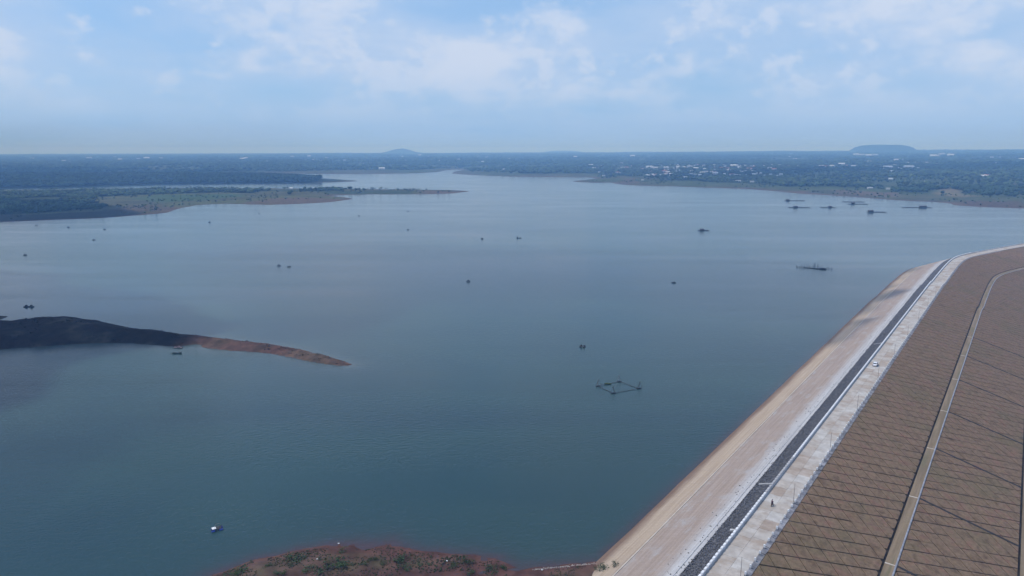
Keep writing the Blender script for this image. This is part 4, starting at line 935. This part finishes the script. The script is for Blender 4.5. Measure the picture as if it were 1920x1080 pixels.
# square lift net with a tripod at each corner
cor = [np.array(place(*p)) for p in ((1121, 724.5), (1161, 716), (1198.5, 729), (1150, 738))]; cen = sum(cor) / 4
net = empty('lift_net', tuple(cen)); tag(net, 'square lift net frame of poles with a tripod at each corner, left of the dam', 'lift net')
for k in range(4):
    a = cor[k] - cen; b = cor[(k + 1) % 4] - cen; mb = MB(); nseg = 6
    pts = [tuple(a + (b - a) * u + np.array([0, 0, 0.30 - 0.5 * u * (1 - u) + 0.08 * math.sin(k + 5 * u)])) for u in np.linspace(0, 1, nseg)]
    mb.path(pts, 0.085); mb.build('side_pole', M['darkwood'], net)
    mb = MB(); top = a + np.array([0.2 * (-1) ** k, 0, 2.9])
    for q_ in range(3):
        an = 2.1 * q_ + k; mb.tube(tuple(a + np.array([1.3 * math.cos(an), 1.3 * math.sin(an), 0.1])), tuple(top), 0.065)
    mb.tube(tuple(a), tuple(a + np.array([0.1, 0, 3.3])), 0.05); mb.build('tripod', M['bamboo'] if k in (0, 1) else M['darkwood'], net)
    mb = MB(); mb.tube(tuple(a + np.array([-0.9, 0, 0.12])), tuple(a + np.array([0.9, 0.2, 0.12])), 0.3, 0, 10); mb.build('drum', M['drumdark'], net)
mb = MB(); c = (cor[0] * 0.55 + cor[1] * 0.45) - cen
for k in range(7): mb.blob((c[0] + random.uniform(-1.6, 1.6), c[1] + random.uniform(-0.3, 0.3), 0.3), (0.6, 0.35, 0.3), 0, 0.3, 1, k)
M['weedgreen'] = mat('water weed', (0.03, 0.05, 0.015), (0.08, 0.10, 0.03), 2, 0.9); mb.build('weed_clump', M['weedgreen'], net)
mb = MB(); a, b = cor[1] - cen, cor[3] - cen; mb.path([tuple(a + (b - a) * u + np.array([0, 0, 2.8 - 6.0 * u * (1 - u)])) for u in np.linspace(0, 0.9, 6)], 0.03); mb.build('rope', M['bamboo'], net)

# stake enclosure
c = np.array(place(1527, 502.5)); enc = empty('stake_enclosure', tuple(c), R(-20)); tag(enc, 'dark net enclosure of many upright stakes off the far end of the dam', 'net enclosure')
for k in range(46):
    ex = random.uniform(-14.5, 14.5); e = (ex, random.choice((-1, 1)) * 6.0 * math.sqrt(max(0.02, 1 - (ex / 15) ** 2)) + random.uniform(-.5, .5)); mb = MB(); mb.tube((e[0], e[1], -0.6), (e[0] + random.uniform(-.3, .3), e[1], random.uniform(1.6, 3.6) * (1 - 0.4 * abs(ex) / 15)), 0.12, 0, 5, 0.06); mb.build('stake', M['darkwood'], enc)
mb = MB()
for k in range(46):
    u, v = k / 46 * 2 * math.pi, (k + 1) / 46 * 2 * math.pi
    a, b = (math.cos(u) * 12.5, math.sin(u) * 6.0), (math.cos(v) * 12.5, math.sin(v) * 6.0)
    for zz in (0.35,): mb.tube((a[0], a[1], zz), (b[0], b[1], zz + random.uniform(-.15, .15)), 0.05, 0, 4)
mb.build('rails', M['darkwood'], enc)
mb = MB(); mb.box((-2, -2.6, 0.22), (13, 0.9, 0.35), 0, R(-10)); mb.box((4.5, -4.8, 0.28), (9, 1.5, 0.5), 0, R(-6)); mb.blob((6, -4.9, 0.7), (2.6, 0.8, 0.55), 0, 0.25, 1, 3); mb.build('float_deck', M['net'], enc)

# cage rafts near the right shore
def cage(px, py, L, huts, label, rz=0.0, wid_=7.0):
    root = empty('cage_raft', place(px, py), rz); tag(root, label, 'fish cage raft', 'fish cage rafts off the right shore')
    n = max(2, int(L / 6))
    for k in (-1, 0, 1):
        mb = MB(); mb.box((0, k * wid_ / 2, 0.42), (L, 0.5, 0.3)); mb.build('walkway', M['cagewood'], root)
    for k in range(n + 1):
        mb = MB(); mb.box((-L / 2 + L * k / n, 0, 0.36), (0.5, wid_, 0.28)); mb.build('cross_walk', M['cagewood'], root)
    mb = MB()
    for k in range(n * 3 + 1):
        for sy in (-1, 1): mb.tube((-L / 2 + L * k / (3 * n), sy * wid_ / 2, 0.3), (-L / 2 + L * k / (3 * n), sy * wid_ / 2, random.uniform(1.0, 1.9)), 0.12, 0, 4)
    mb.build('net_posts', M['net'], root)
    for (hx, hw, hh) in huts:
        mb = MB(); mb.box((hx, 0, 0.5 + hh / 2), (hw, 3.2, hh)); h = mb.build('hut', M['cagewood'], root)
        mb = MB(); mb.add([(hx - hw / 2 - .3, -2.4, 0.5 + hh), (hx + hw / 2 + .3, -2.4, 0.5 + hh), (hx + hw / 2 + .3, 2.4, 0.5 + hh), (hx - hw / 2 - .3, 2.4, 0.5 + hh), (hx - hw / 2 - .3, 0, 1.3 + hh), (hx + hw / 2 + .3, 0, 1.3 + hh)], [(0, 1, 5, 4), (2, 3, 4, 5), (3, 0, 4), (1, 2, 5), (3, 2, 1, 0)]); mb.build('roof', M['steel'], h)
cage(1490, 376.5, 40, [(-14, 6, 2.2)], 'cage raft with a hut at its left end, leftmost and farthest of the row', 0.02)
cage(1498, 389.5, 36, [(-6, 7, 2.2)], 'cage raft with a mid hut, nearest to the lake at the left of the row', -0.05)
cage(1552, 389.5, 26, [(4, 5, 2.2)], 'short cage raft with a hut right of its middle', 0.02)
cage(1600, 378.8, 40, [], 'long low cage raft without a hut close to the right shore', -0.1)
cage(1608, 383, 36, [(-9, 6, 2.6)], 'cage raft with a hut just in front of the long hutless one', -0.04)
cage(1644, 398, 30, [(-10.5, 8, 2.6)], 'cage raft with a big dark square hut at its left end, nearest of all', 0.06)
cage(1726, 389.5, 34, [(4, 12, 2.6)], 'cage raft with a wide humped hut, rightmost of the row', -0.02, 10)
cage(1700, 389.5, 14, [], 'small hutless cage frame left of the wide humped hut', 0.05)
cage(1319, 432.5, 13, [(-2, 4, 1.4)], 'lone dark cage raft in the middle of the right water', 0.12, 5)

# ------------------------------------------------------------------ shrubs on the near bank
def leaf_cluster(seed, n=260, stems=5):
    """unit bush: small leaf faces spread through a lumpy volume"""
    r = np.random.default_rng(seed); lob = r.normal(0, 0.45, (6, 3)); lob[:, 2] = np.abs(lob[:, 2]) * 0.7 + 0.25
    V, Fc, C = [], [], []
    for k in range(n):
        c = lob[r.integers(6)] + r.normal(0, 0.26, 3); c[2] = max(c[2], 0.04)
        d1 = r.normal(0, 1, 3); d1 /= np.linalg.norm(d1); d2 = np.cross(d1, r.normal(0, 1, 3)); d2 /= np.linalg.norm(d2) + 1e-9; s = r.uniform(0.06, 0.15)
        b = len(V); V += [c - d1 * s, c + d2 * s * 0.6, c + d1 * s, c - d2 * s * 0.6]; Fc.append((b, b + 1, b + 2, b + 3)); g_ = r.uniform(0.55, 1.3); C += [np.array([0.046, 0.074, 0.028]) * g_] * 4
    return mesh_np('leaves', np.array(V), np.array(Fc), [M['leaf']], col=np.array(C))
bushes = [leaf_cluster(100 + k) for k in range(5)]
stem_mb = MB()
for k in range(6): stem_mb.tube((0, 0, -0.1), (0.4 * math.cos(k * 1.05), 0.4 * math.sin(k * 1.05), 0.55 + 0.1 * (k % 3)), 0.03, 0, 4, 0.01)
stem_me = stem_mb.mesh('stems', M['bark'])
SHR = [(561, 1051, 31, 'long low green shrub on the red bank left of the biggest bush'), (622, 1072, 38, 'biggest dark green bush at the bottom edge of the red bank'), (642, 1037, 15, 'small brownish shrub near the red water edge of the bank'),
    (699, 1051, 13, 'narrow dark shrub between the big bush and the wide one right of it'), (746, 1059, 31, 'wide green bush in the middle of the near bank'), (453, 1075, 22, 'low green shrub near the left end of the bank'),
    (433, 1079, 18, 'shrub at the left bottom corner of the bank'), (576, 1075, 18, 'small green shrub touching the left of the biggest bush'), (524, 1078, 17, 'grey green shrub at the bottom edge left of the biggest bush'),
    (659, 1062, 10, 'small dark shrub right above the biggest bush'), (641, 1062, 12, 'thin shrub just above the biggest bush'), (680, 1063, 11, 'thin pale shrub left of the narrow dark one'), (764, 1072, 16, 'green shrub below the wide bush'),
    (787, 1060, 9, 'tiny dark shrub right of the wide bush'), (804, 1060, 9, 'second tiny dark shrub right of the wide bush'), (852, 1065, 13, 'upright dark shrub near the middle of the bank bottom'), (877, 1054, 20, 'sparse brown green shrub above the upright one'),
    (918, 1071, 26, 'broad dark green shrub beside the small cove'), (882, 1077, 16, 'green shrub at the bottom edge left of the cove shrub'), (943, 1069, 18, 'brownish shrub right at the cove edge'), (1131, 1069, 22, 'dark shrub where the bank meets the dam'),
    (1153, 1069, 14, 'small shrub growing at the foot of the pale dam face'), (719, 1060, 10, 'small shrub left of the wide green bush'), (600, 1053, 9, 'tiny shrub right of the long low one'), (500, 1064, 12, 'dark tuft shrub low on the left bank'), (545, 1062, 11, 'dark tuft shrub below the long low one'), (470, 1057, 8, 'tiny shrub by the left water edge')]
for k, (px, py, w, lab) in enumerate(SHR):
    x, y, z = hit(px, py)
    if px > 1125: x, y = at(px, py, 0.6); z = max(terrain_z(x, y), up_z(so_of(x, y)[1])) - 0.05
    d = math.sqrt(x * x + y * y + CAM_H ** 2); s = w / F * d / 1.75
    root = empty('shrub', (x, y, z), random.uniform(0, 6.28)); tag(root, lab, 'shrub', 'shrubs on the near bank')
    lv = link('foliage', bushes[k % 5], root); lv.scale = (s, s * random.uniform(0.8, 1.1), s * random.uniform(0.36, 0.55)); st = link('stems', stem_me, root); st.scale = (s, s, s * 0.45)
# tufts and clods
Pt = np.column_stack([rng.uniform(-85, 40, 26000), rng.uniform(105, 160, 26000)]); h, c_, sd = terrain(Pt)
ok = (sd > 0.8) & (h > 0.05) & (vnoise(Pt, 4, 41) > 0.47) & (so_of(Pt[:, 0], Pt[:, 1])[1] < -74); Pt, h = Pt[ok], h[ok]; sz = rng.uniform(0.06, 0.20, len(Pt)) * (0.7 + vnoise(Pt, 9, 42))
tint = np.where(rng.random(len(Pt))[:, None] < 0.6, np.array([[0.050, 0.066, 0.028]]), np.array([[0.085, 0.058, 0.040]])) * rng.uniform(0.6, 1.3, (len(Pt), 1))
o = scatter('grass_tufts', np.column_stack([Pt, h + sz * 0.3]), np.stack([sz, sz, sz * 0.9], -1), M['leaf'], col=tint); o['label'] = 'dry tufts scattered over the red bank'
# pale stones along the cove and rubbish on the bank
M['palestone'] = mat('pale stone', (0.36, 0.31, 0.27), (0.48, 0.43, 0.38), 2, 0.9)
pts = []
for u in np.linspace(0, 1, 300):
    p = np.array([1000, 1067]) * (1 - u) + np.array([1128, 1054.5]) * u; x, y = at(p[0] + random.gauss(0, 1.5), p[1] + 1.2 + random.gauss(0, 0.8), 0.05); pts.append((x, y, 0.08))
pts = np.array(pts); sz = rng.uniform(0.06, 0.16, len(pts)); o = scatter('shore_stones', pts, np.stack([sz, sz, sz * 0.7], -1), M['palestone']); o['label'] = 'pale pebbles along the cove edge beside the dam'
for k, (px, py, lab) in enumerate(((635, 1024, 'small white scrap on the red shore'), (595, 1050, 'white scrap beside the long low shrub'), (838, 1058, 'white scrap in the middle of the bank'), (1016, 1073, 'white rock at the cove edge'))):
    x, y, z = hit(px, py); mb = MB(); mb.blob((0, 0, 0.12), (0.26, 0.2, 0.14), 0, 0.25, 1, k); o = mb.build('rock', M['board'], None, (x, y, z)); tag(o, lab, 'rock')
# tufts on the spit
Pt = np.column_stack([rng.uniform(-330, -70, 9000), rng.uniform(295, 400, 9000)]); Pt = Pt; h, c_, sd = terrain(Pt); ok = (sd > 0.6) & (vnoise(Pt, 7, 51) > 0.5) & inside(Pt, SH['spit']); Pt, h = Pt[ok], h[ok]; sz = rng.uniform(0.12, 0.42, len(Pt)) * (1 + 0.9 * (rng.random(len(Pt)) < 0.12))
tint = np.where(rng.random(len(Pt))[:, None] < 0.55, np.array([[0.105, 0.066, 0.048]]), np.array([[0.05, 0.040, 0.028]])) * np.where(Pt[:, :1] < -155, 0.22, 1.0) * rng.uniform(0.6, 1.3, (len(Pt), 1))  # tufts at the left are darkened too, cloud shade painted into their tint
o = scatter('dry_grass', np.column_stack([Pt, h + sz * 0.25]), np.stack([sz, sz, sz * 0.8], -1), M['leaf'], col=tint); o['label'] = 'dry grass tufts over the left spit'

# ------------------------------------------------------------------ houses
HOUSES = [(1578, 309, 18, 'w'), (1600, 313, 9, 'w'), (1521, 311, 9, 'w'), (1498, 313, 10, 'w'), (1560, 312, 12, 'w'), (1664, 316, 17, 'w'), (1681, 316.5, 9, 'w'), (1690, 318, 8, 'w'), (1704, 316, 18, 'w'), (1717, 318, 12, 'w'), (1674, 322.5, 9, 'w'),
    (1784, 321, 8, 'w'), (1670, 337, 8, 'w'), (1736.5, 342, 7, 'w'), (1631, 354.5, 10, 'g'), (1665, 355.5, 7, 'g'), (1750, 294.5, 20, 'w'), (1782, 293, 16, 'w'), (1766, 291, 16, 'g'), (1605, 292, 22, 'w'), (1616, 292.5, 18, 'g'), (1628, 293.5, 18, 'w'), (1641, 292.8, 16, 'g'),
    (1680, 301, 12, 'w'), (1690, 300, 10, 'g'), (1630, 304, 11, 'w'), (1915, 301, 14, 'w'), (1850, 330, 9, 'r'), (1843, 331.5, 12, 'w'), (1458, 331, 9, 'g'), (1464, 328, 7, 'w'), (1108, 310.5, 14, 'w'), (1120, 312.5, 10, 'w'), (1114, 316, 9, 'g'), (1127, 311, 9, 'g'), (1135, 312, 8, 'w'),
    (1150, 310.5, 9, 'g'), (1176, 316, 11, 'r'), (1193, 311.5, 10, 'g'), (1217, 314.5, 13, 'w'), (1225, 316.5, 10, 'g'), (1249, 315.5, 10, 'w'), (1246, 323, 12, 'r'), (1267, 316.5, 10, 'g'), (1293, 314, 12, 'g'), (1305, 317, 11, 'w'), (1321, 318, 8, 'w'), (1304, 311, 10, 'g'), (1320, 311, 11, 'g'),
    (1337, 312.5, 8, 'g'), (1355, 310.5, 9, 'w'), (1376, 312.5, 14, 'w'), (1373, 321.5, 9, 'w'), (1405, 318, 12, 'r'), (1316, 325, 10, 'w'), (1310, 329.5, 11, 'w'), (1325, 323.5, 10, 'g'), (1341, 326, 12, 'w'), (1356, 327.5, 10, 'w'), (1372, 328.5, 11, 'r'), (1377, 330.5, 9, 'w'), (1402, 329.5, 10, 'g'),
    (1232, 328, 9, 'r'), (1213, 329.5, 6, 'w'), (1285, 333.5, 8, 'w'), (1277, 335, 7, 'r'), (1340, 319.5, 9, 'g'), (1391, 323.5, 10, 'g'), (1411, 322.5, 9, 'w'), (1384, 341, 11, 'g'), (1410, 342, 9, 'g'), (1205, 338.5, 6, 'g'), (1002, 313.5, 9, 'g'), (1079, 313.5, 9, 'w'), (1079, 295.5, 16, 'w'), (1186, 294, 16, 'w'),
    (167, 298, 20, 'g'), (225, 300.5, 16, 'w'), (275, 298.5, 22, 'w'), (302, 298, 14, 'g'), (455, 299.5, 20, 'w'), (461, 298, 16, 'w'), (548, 295, 16, 'g'), (580, 294, 14, 'w'), (787, 292, 14, 'w'), (716, 318, 14, 'w'), (946, 318, 8, 'g'), (546, 354.8, 7, 'w'), (590, 355, 5, 'w'),
    (1432, 312, 12, 'w'), (1443, 316, 9, 'g'), (1423, 326, 10, 'w'), (1436, 330, 9, 'g'), (1452, 318, 8, 'r'), (1540, 312.5, 10, 'g'), (1549, 313, 8, 'r'), (1475, 313.5, 10, 'r'), (1268, 323, 8, 'g'), (1258, 327, 8, 'w'), (1296, 322, 9, 'w'), (1334, 330, 9, 'g'), (1364, 317, 9, 'r'), (1386, 315, 8, 'w'), (1397, 311, 9, 'w'), (1240, 311, 9, 'g'), (1164, 312, 9, 'w'), (1203, 317.5, 8, 'r'),
    (120, 303, 14, 'g'), (340, 304, 12, 'w'), (500, 304, 14, 'g'), (605, 303, 14, 'g'), (680, 308, 12, 'w'), (860, 300, 14, 'g'), (905, 304, 12, 'w'), (1030, 302, 12, 'g')]
_hr = random.Random(5)
for _ in range(85):
    HOUSES.append((round(1105 + 350 * _hr.random() ** 0.85, 1), round(307 + 24 * _hr.random() ** 1.2, 1), round(_hr.uniform(5, 9), 1), _hr.choice('wwgggrr')))
for _ in range(26):
    HOUSES.append((round(_hr.uniform(1460, 1915), 1), round(_hr.uniform(291, 326), 1), round(_hr.uniform(6, 10), 1), _hr.choice('wggr')))
for _ in range(22):
    HOUSES.append((round(_hr.uniform(60, 1080), 1), round(_hr.uniform(292, 306), 1), round(_hr.uniform(8, 13), 1), _hr.choice('wggg')))
M['roofw'] = mat('white metal roof', (0.72, 0.74, 0.76), (0.82, 0.83, 0.84), 0.3, 0.5); M['roofg'] = mat('grey metal roof', (0.34, 0.36, 0.38), (0.46, 0.47, 0.48), 0.3, 0.6); M['roofr'] = mat('red tile roof', (0.30, 0.11, 0.08), (0.38, 0.16, 0.12), 0.3, 0.8); M['wallp'] = mat('pale plaster', (0.55, 0.53, 0.50), (0.66, 0.64, 0.6), 0.3, 0.85)
def house_mesh(rm):
    mb = MB(); mb.box((0, 0, 0.2), (1.0, 0.62, 0.5), 0); z = 0.45
    mb.add([(-.56, -.38, z), (.56, -.38, z), (.56, .38, z), (-.56, .38, z), (-.5, 0, z + .2), (.5, 0, z + .2)], [(0, 1, 5, 4), (2, 3, 4, 5), (3, 0, 4), (1, 2, 5), (3, 2, 1, 0)], 1)
    mb.box((-0.15, -0.312, 0.12), (0.12, 0.01, 0.3), 2); mb.box((0.22, -0.312, 0.22), (0.18, 0.01, 0.16), 2)
    return mb.mesh('house', [M['wallp'], rm, M['glass']])
HM = {'w': house_mesh(M['roofw']), 'g': house_mesh(M['roofg']), 'r': house_mesh(M['roofr'])}
HN = {'w': 'white metal roofed', 'g': 'grey roofed', 'r': 'red roofed'}
hpos = []
for px, py, w, kd in HOUSES:
    x, y, z = hit(px, py); r = math.hypot(x, y); size = max(7.0, min(40.0, w / F * r * (0.75 if r < 3500 else 0.5 if px > 1090 else 0.38)))
    o = link('house', HM[kd], None, (x, y, z - 0.4), random.uniform(-0.5, 0.5) + math.atan2(y, x) - math.pi / 2); o.scale = (size, size, max(7.5, size * 0.55) * (1.2 if r > 4000 else 1))
    hpos.append((x, y, size))
    if px < 700 and r < 2500: lab = f"tiny {HN[kd]} hut by the tree line of the left mainland, " + ('left one' if px < 570 else 'right one')
    elif px < 700: lab = f"{HN[kd]} house on the hazy far plain at left"
    elif px < 1090: lab = f"{HN[kd]} house on the hazy far plain in the centre"
    elif px < 1460: lab = f"{HN[kd]} house in the {'back' if py < 312.5 else 'middle' if py < 321 else 'front'} rows of the far shore village, {'left' if px < 1200 else 'middle' if px < 1330 else 'right'} part"
    elif py < 306: lab = f"{HN[kd]} building on the far horizon at right below the flat-topped hill"
    elif py < 326: lab = f"{HN[kd]} house in the clearing beyond the dark woods, {'left of' if px < 1640 else 'under' if px < 1695 else 'right of'} the flat-topped hill"
    else: lab = f"lone {HN[kd]} house among the trees of the right shore"
    tag(o, lab, 'house', 'houses beyond the lake')
hpos = np.array(hpos)

# ------------------------------------------------------------------ trees
def crown_unit(seed, blobs, sub):
    r = np.random.default_rng(seed); bm = bmesh.new(); bmesh.ops.create_icosphere(bm, subdivisions=sub, radius=1.0); bm.verts.ensure_lookup_table()
    bv = np.array([v.co[:] for v in bm.verts]); bf = np.array([[v.index for v in f.verts] for f in bm.faces]); bm.free(); V, Fc = [], []; off = 0
    for k in range(blobs):
        c = r.normal(0, 0.30, 3) * (k > 0); c[2] = 0.58 + (r.uniform(-0.22, 0.26) if k else 0.05); s = r.uniform(0.26, 0.42) if k else 0.42
        v = bv * (1 + r.uniform(-0.3, 0.3, (len(bv), 1))) * s * np.array([1, 1, 0.85]) + c; V.append(v); Fc.append(bf + off); off += len(bv)
    return np.vstack(V), np.vstack(Fc)
UN = {1: [crown_unit(200 + k, 5, 1) for k in range(5)], 2: [crown_unit(220 + k, 3, 1) for k in range(5)], 3: [crown_unit(240 + k, 2, 1) for k in range(5)]}
def gather(x0, x1, y0, y1, spacing, zones, seed):
    nx, ny = int((x1 - x0) / spacing), int((y1 - y0) / spacing)
    X, Y = np.meshgrid(np.arange(nx), np.arange(ny)); P = np.stack([X.ravel(), Y.ravel()], -1) * spacing + np.array([x0, y0]) + rng.uniform(-0.45, 0.45, (nx * ny, 2)) * spacing
    u = P[:, 0] / np.maximum(P[:, 1], 1); P = P[np.abs(u) < 0.86]
    m = np.zeros(len(P), bool)
    for z in zones: m |= inside(P, z)
    return P[m]
PT = []
for pz in TREEZ[:2]:
    lo, hi = pz.min(0), pz.max(0); PT.append((gather(lo[0], hi[0], lo[1], hi[1], 8.5, [pz], 1), 'm'))
lo, hi = TREEZ[2].min(0), TREEZ[2].max(0); PT.append((gather(max(lo[0], -2600), hi[0], lo[1], hi[1], 10.5, [TREEZ[2]], 2), 'p'))
for (y0, y1, sp) in ((1100, 1700, 9), (1700, 2300, 11), (2300, 3200, 16), (3200, 4600, 25), (4600, 7000, 40), (7000, 11500, 62)):
    PT.append((gather(-0.86 * y1, 0.86 * y1, y0, y1, sp, [WOODZ], 3), 'f'))
lo, hi = SH['mainland'].min(0), SH['mainland'].max(0); PT.append((gather(max(lo[0], -1400), hi[0], lo[1], hi[1], 13, [SH['mainland']], 5), 'b'))
PT.append((gather(150, 1400, 1000, 2300, 14, [SH['far_shore']], 6), 'c'))
allP, allH, allS, allK = [], [], [], []
for P, kd in PT:
    r = np.hypot(P[:, 0], P[:, 1]); dens = vnoise(P, 130, 61) ; big_n = vnoise(P, 420, 21)
    if kd == 'f': keep = (big_n < 0.565) | (rng.random(len(P)) < 0.22); keep &= (dens > 0.30)
    elif kd == 'm': keep = dens > 0.34
    elif kd == 'b': keep = (vnoise(P, 45, 91) > 0.56) & (rng.random(len(P)) < 0.55) & ~inside(P, TREEZ[0]) & ~inside(P, TREEZ[1])
    elif kd == 'c': keep = (vnoise(P, 45, 92) > 0.56) & (rng.random(len(P)) < 0.55) & ~inside(P, WOODZ)
    else: keep = np.ones(len(P), bool)
    for hx, hy, hs in hpos:
        dx, dy = P[:, 0] - hx, P[:, 1] - hy; rr = math.hypot(hx, hy); al = -(dx * hx + dy * hy) / rr; ac = np.abs(dx * hy - dy * hx) / rr
        keep &= ~((ac < hs * 0.75 + 3) & (al > -hs * 0.7) & (al < (60 if rr < 4000 else 120)))
    if kd == 'f':
        dh = np.full(len(P), 1e9)
        for hx, hy, hs in hpos:
            if 1900 < math.hypot(hx, hy) < 6000: dh = np.minimum(dh, np.hypot(P[:, 0] - hx, P[:, 1] - hy))
        keep &= ~((dh < 55) & (rng.random(len(P)) < 0.6))
    P = P[keep]; h, _, sd = terrain(P); ok = sd > (3 if kd in 'mf' else 14 if kd in 'bc' else 6); P, h = P[ok], h[ok]
    r = np.hypot(P[:, 0], P[:, 1]); s = np.maximum(8.0, r * 0.0052) * rng.uniform(0.75, 1.25, len(P)) * (0.75 + 0.5 * vnoise(P, 300, 71))
    if kd == 'p': s *= 1.15
    if kd == 'm': s *= 0.8
    if kd in 'bc': s *= 0.42
    if kd == 'f':
        dh = np.full(len(P), 1e9)
        for hx, hy, hs in hpos: dh = np.minimum(dh, np.hypot(P[:, 0] - hx, P[:, 1] - hy))
        s = np.where((dh < 90) & (r > 1900) & (r < 6000), s * 0.62, s)
    ht = np.minimum(s * rng.uniform(0.85, 1.2, len(P)), (4.5 if kd == 'm' else 8) + 5 * rng.random(len(P)) ** 2); allP.append(P); allH.append(np.column_stack([h, ht])); allS.append(s); allK.append(np.full(len(P), ord(kd[0])))
P = np.vstack(allP); HH = np.vstack(allH); S_ = np.concatenate(allS); K_ = np.concatenate(allK); r = np.hypot(P[:, 0], P[:, 1])
gtone = vnoise(P, 90, 81); base_c = np.array([0.015, 0.032, 0.015])[None] * (1 - gtone[:, None]) + np.array([0.062, 0.092, 0.038])[None] * gtone[:, None]
base_c = base_c * rng.uniform(0.35, 1.5, (len(P), 1)) ** 1.2 * np.where(rng.random((len(P), 1)) < 0.06, np.array([[1.25, 1.05, 0.8]]), np.array([[1.0, 1.0, 1.0]]))
vis_ok = np.abs(P[:, 0] / P[:, 1]) < 0.74
_k1 = np.argsort(np.where(vis_ok & (K_ == ord('m')), r, 1e9))[:150]; _k2 = np.argsort(np.where(vis_ok & (K_ == ord('f')), r, 1e9))[:130]; front = np.concatenate([_k1, _k2]); single = np.zeros(len(P), bool); single[front] = True
tree_me = []
for k in range(7):
    V, Fc = crown_unit(300 + k, 9, 1); col = np.repeat(np.random.default_rng(k).uniform(0.6, 1.35, (9, 1)), len(V) // 9, 0) * np.array([[0.028, 0.052, 0.022]])
    tv = [(0.045 * math.cos(a) * q_, 0.045 * math.sin(a) * q_, z) for z, q_ in ((-0.05, 1), (0.5, 0.6)) for a in np.linspace(0, 2 * math.pi, 6)[:-1]]
    tf = [(i, (i + 1) % 5, 5 + (i + 1) % 5) for i in range(5)] + [(i, 5 + (i + 1) % 5, 5 + i) for i in range(5)]
    Fc2 = np.vstack([Fc, np.array(tf) + len(V)]); mi = [0] * len(Fc) + [1] * len(tf)
    tree_me.append(mesh_np('tree', np.vstack([V, tv]), Fc2, [M['leaf'], M['bark']], col=np.vstack([col, np.full((10, 3), 0.06)]), mi=mi))
for k in front:
    x, y = P[k]; left = x < 0
    o = link('tree', tree_me[int(rng.integers(7))], None, (x, y, HH[k, 0] - 0.1), random.uniform(0, 6.28)); o.scale = (S_[k], S_[k], HH[k, 1])
    ix = 960 + x / (y * math.cos(PITCH) + CAM_H * math.sin(PITCH)) * F
    tag(o, ('leafy tree at the front of the left mainland wood, by the left picture edge' if ix < 70 else 'leafy tree at the front of the left mainland wood, above the dark shore' if ix < 140 else 'leafy tree at the field end of the front wood on the left mainland') if left else
        ('leafy tree at the front of the right shore wood, left of the pale clearing' if ix < 1745 else 'leafy tree beside the pale clearing in the right shore wood' if ix < 1815 else 'leafy tree at the front of the right shore wood by the picture edge'), 'tree', 'trees of the left mainland' if left else 'trees of the right shore')
for px, py, hh, lab in ((544, 364.5, 9, 'lone round bushy tree on the open brown grass of the left mainland'), (655, 357, 9, 'lone tree right beside the dark grove on the grassy finger'), (667, 357.5, 5, 'tiny lone tree second right of the dark grove'), (683, 357.5, 6, 'tiny lone tree third right of the dark grove'),
                        (597, 337.2, 15, 'tall tree at the right end of the wooded point'), (1768, 364, 7, 'lone bush in the pale clearing on the right shore'), (478, 363, 10, 'dark bushy tree at the edge of the brown field, left mainland')):
    x, y, z = hit(px, py); o = link('tree', tree_me[int(rng.integers(7))], None, (x, y, z - 0.1), 1.0); o.scale = (hh * 1.0, hh * 1.0, hh); tag(o, lab, 'tree')
def wood(name, mask, lod, label):
    idx = np.nonzero(mask)[0]; VV, FF, CC = [], [], []; off = 0
    which = rng.integers(0, 5, len(idx))
    for v in range(5):
        ii = idx[which == v]
        if not len(ii): continue
        bv, bf = UN[lod][v]; n = len(ii); a = rng.uniform(0, 6.283, n); ca, sa = np.cos(a)[:, None], np.sin(a)[:, None]
        X = (bv[None, :, 0] * ca - bv[None, :, 1] * sa) * S_[ii, None] + P[ii, 0, None]; Y = (bv[None, :, 0] * sa + bv[None, :, 1] * ca) * S_[ii, None] + P[ii, 1, None]
        Z = bv[None, :, 2] * HH[ii, 1, None] + HH[ii, 0, None] - 0.2
        VV.append(np.stack([X, Y, Z], -1).reshape(-1, 3)); FF.append((bf[None] + (np.arange(n) * len(bv))[:, None, None]).reshape(-1, 3) + off); off += n * len(bv)
        nb = len(bv) // 12 if len(bv) % 12 == 0 else 1
        CC.append((base_c[ii][:, None, :] * (0.8 + 0.4 * rng.random((n, len(bv), 1)))).reshape(-1, 3))
    o = link(name, mesh_np(name, np.vstack(VV), np.vstack(FF), [M['leaf']], col=np.vstack(CC))); tag(o, label, None, None, 'stuff')
rest_m = ~single
print('trees', len(P), (r < 1900).sum(), (r < 3200).sum())
wood('woodland', rest_m & (K_ == ord('m')), 2, 'scrubby wood on the left mainland')
wood('bushes', rest_m & ((K_ == ord('b')) | (K_ == ord('c'))), 2, 'low bushes scattered over the open shore land')
wood('woodland', rest_m & (K_ == ord('p')), 3, 'dark wood on the point beyond the channel')
wood('woodland', rest_m & (K_ == ord('f')) & (r < 2000), 2, 'wood along the right shore')
wood('woodland', rest_m & (K_ == ord('f')) & (r >= 2000), 3, 'hazy tree cover of the far plain')
print('tris', sum(len(o.data.polygons) for o in SC.objects if o.type == 'MESH'))
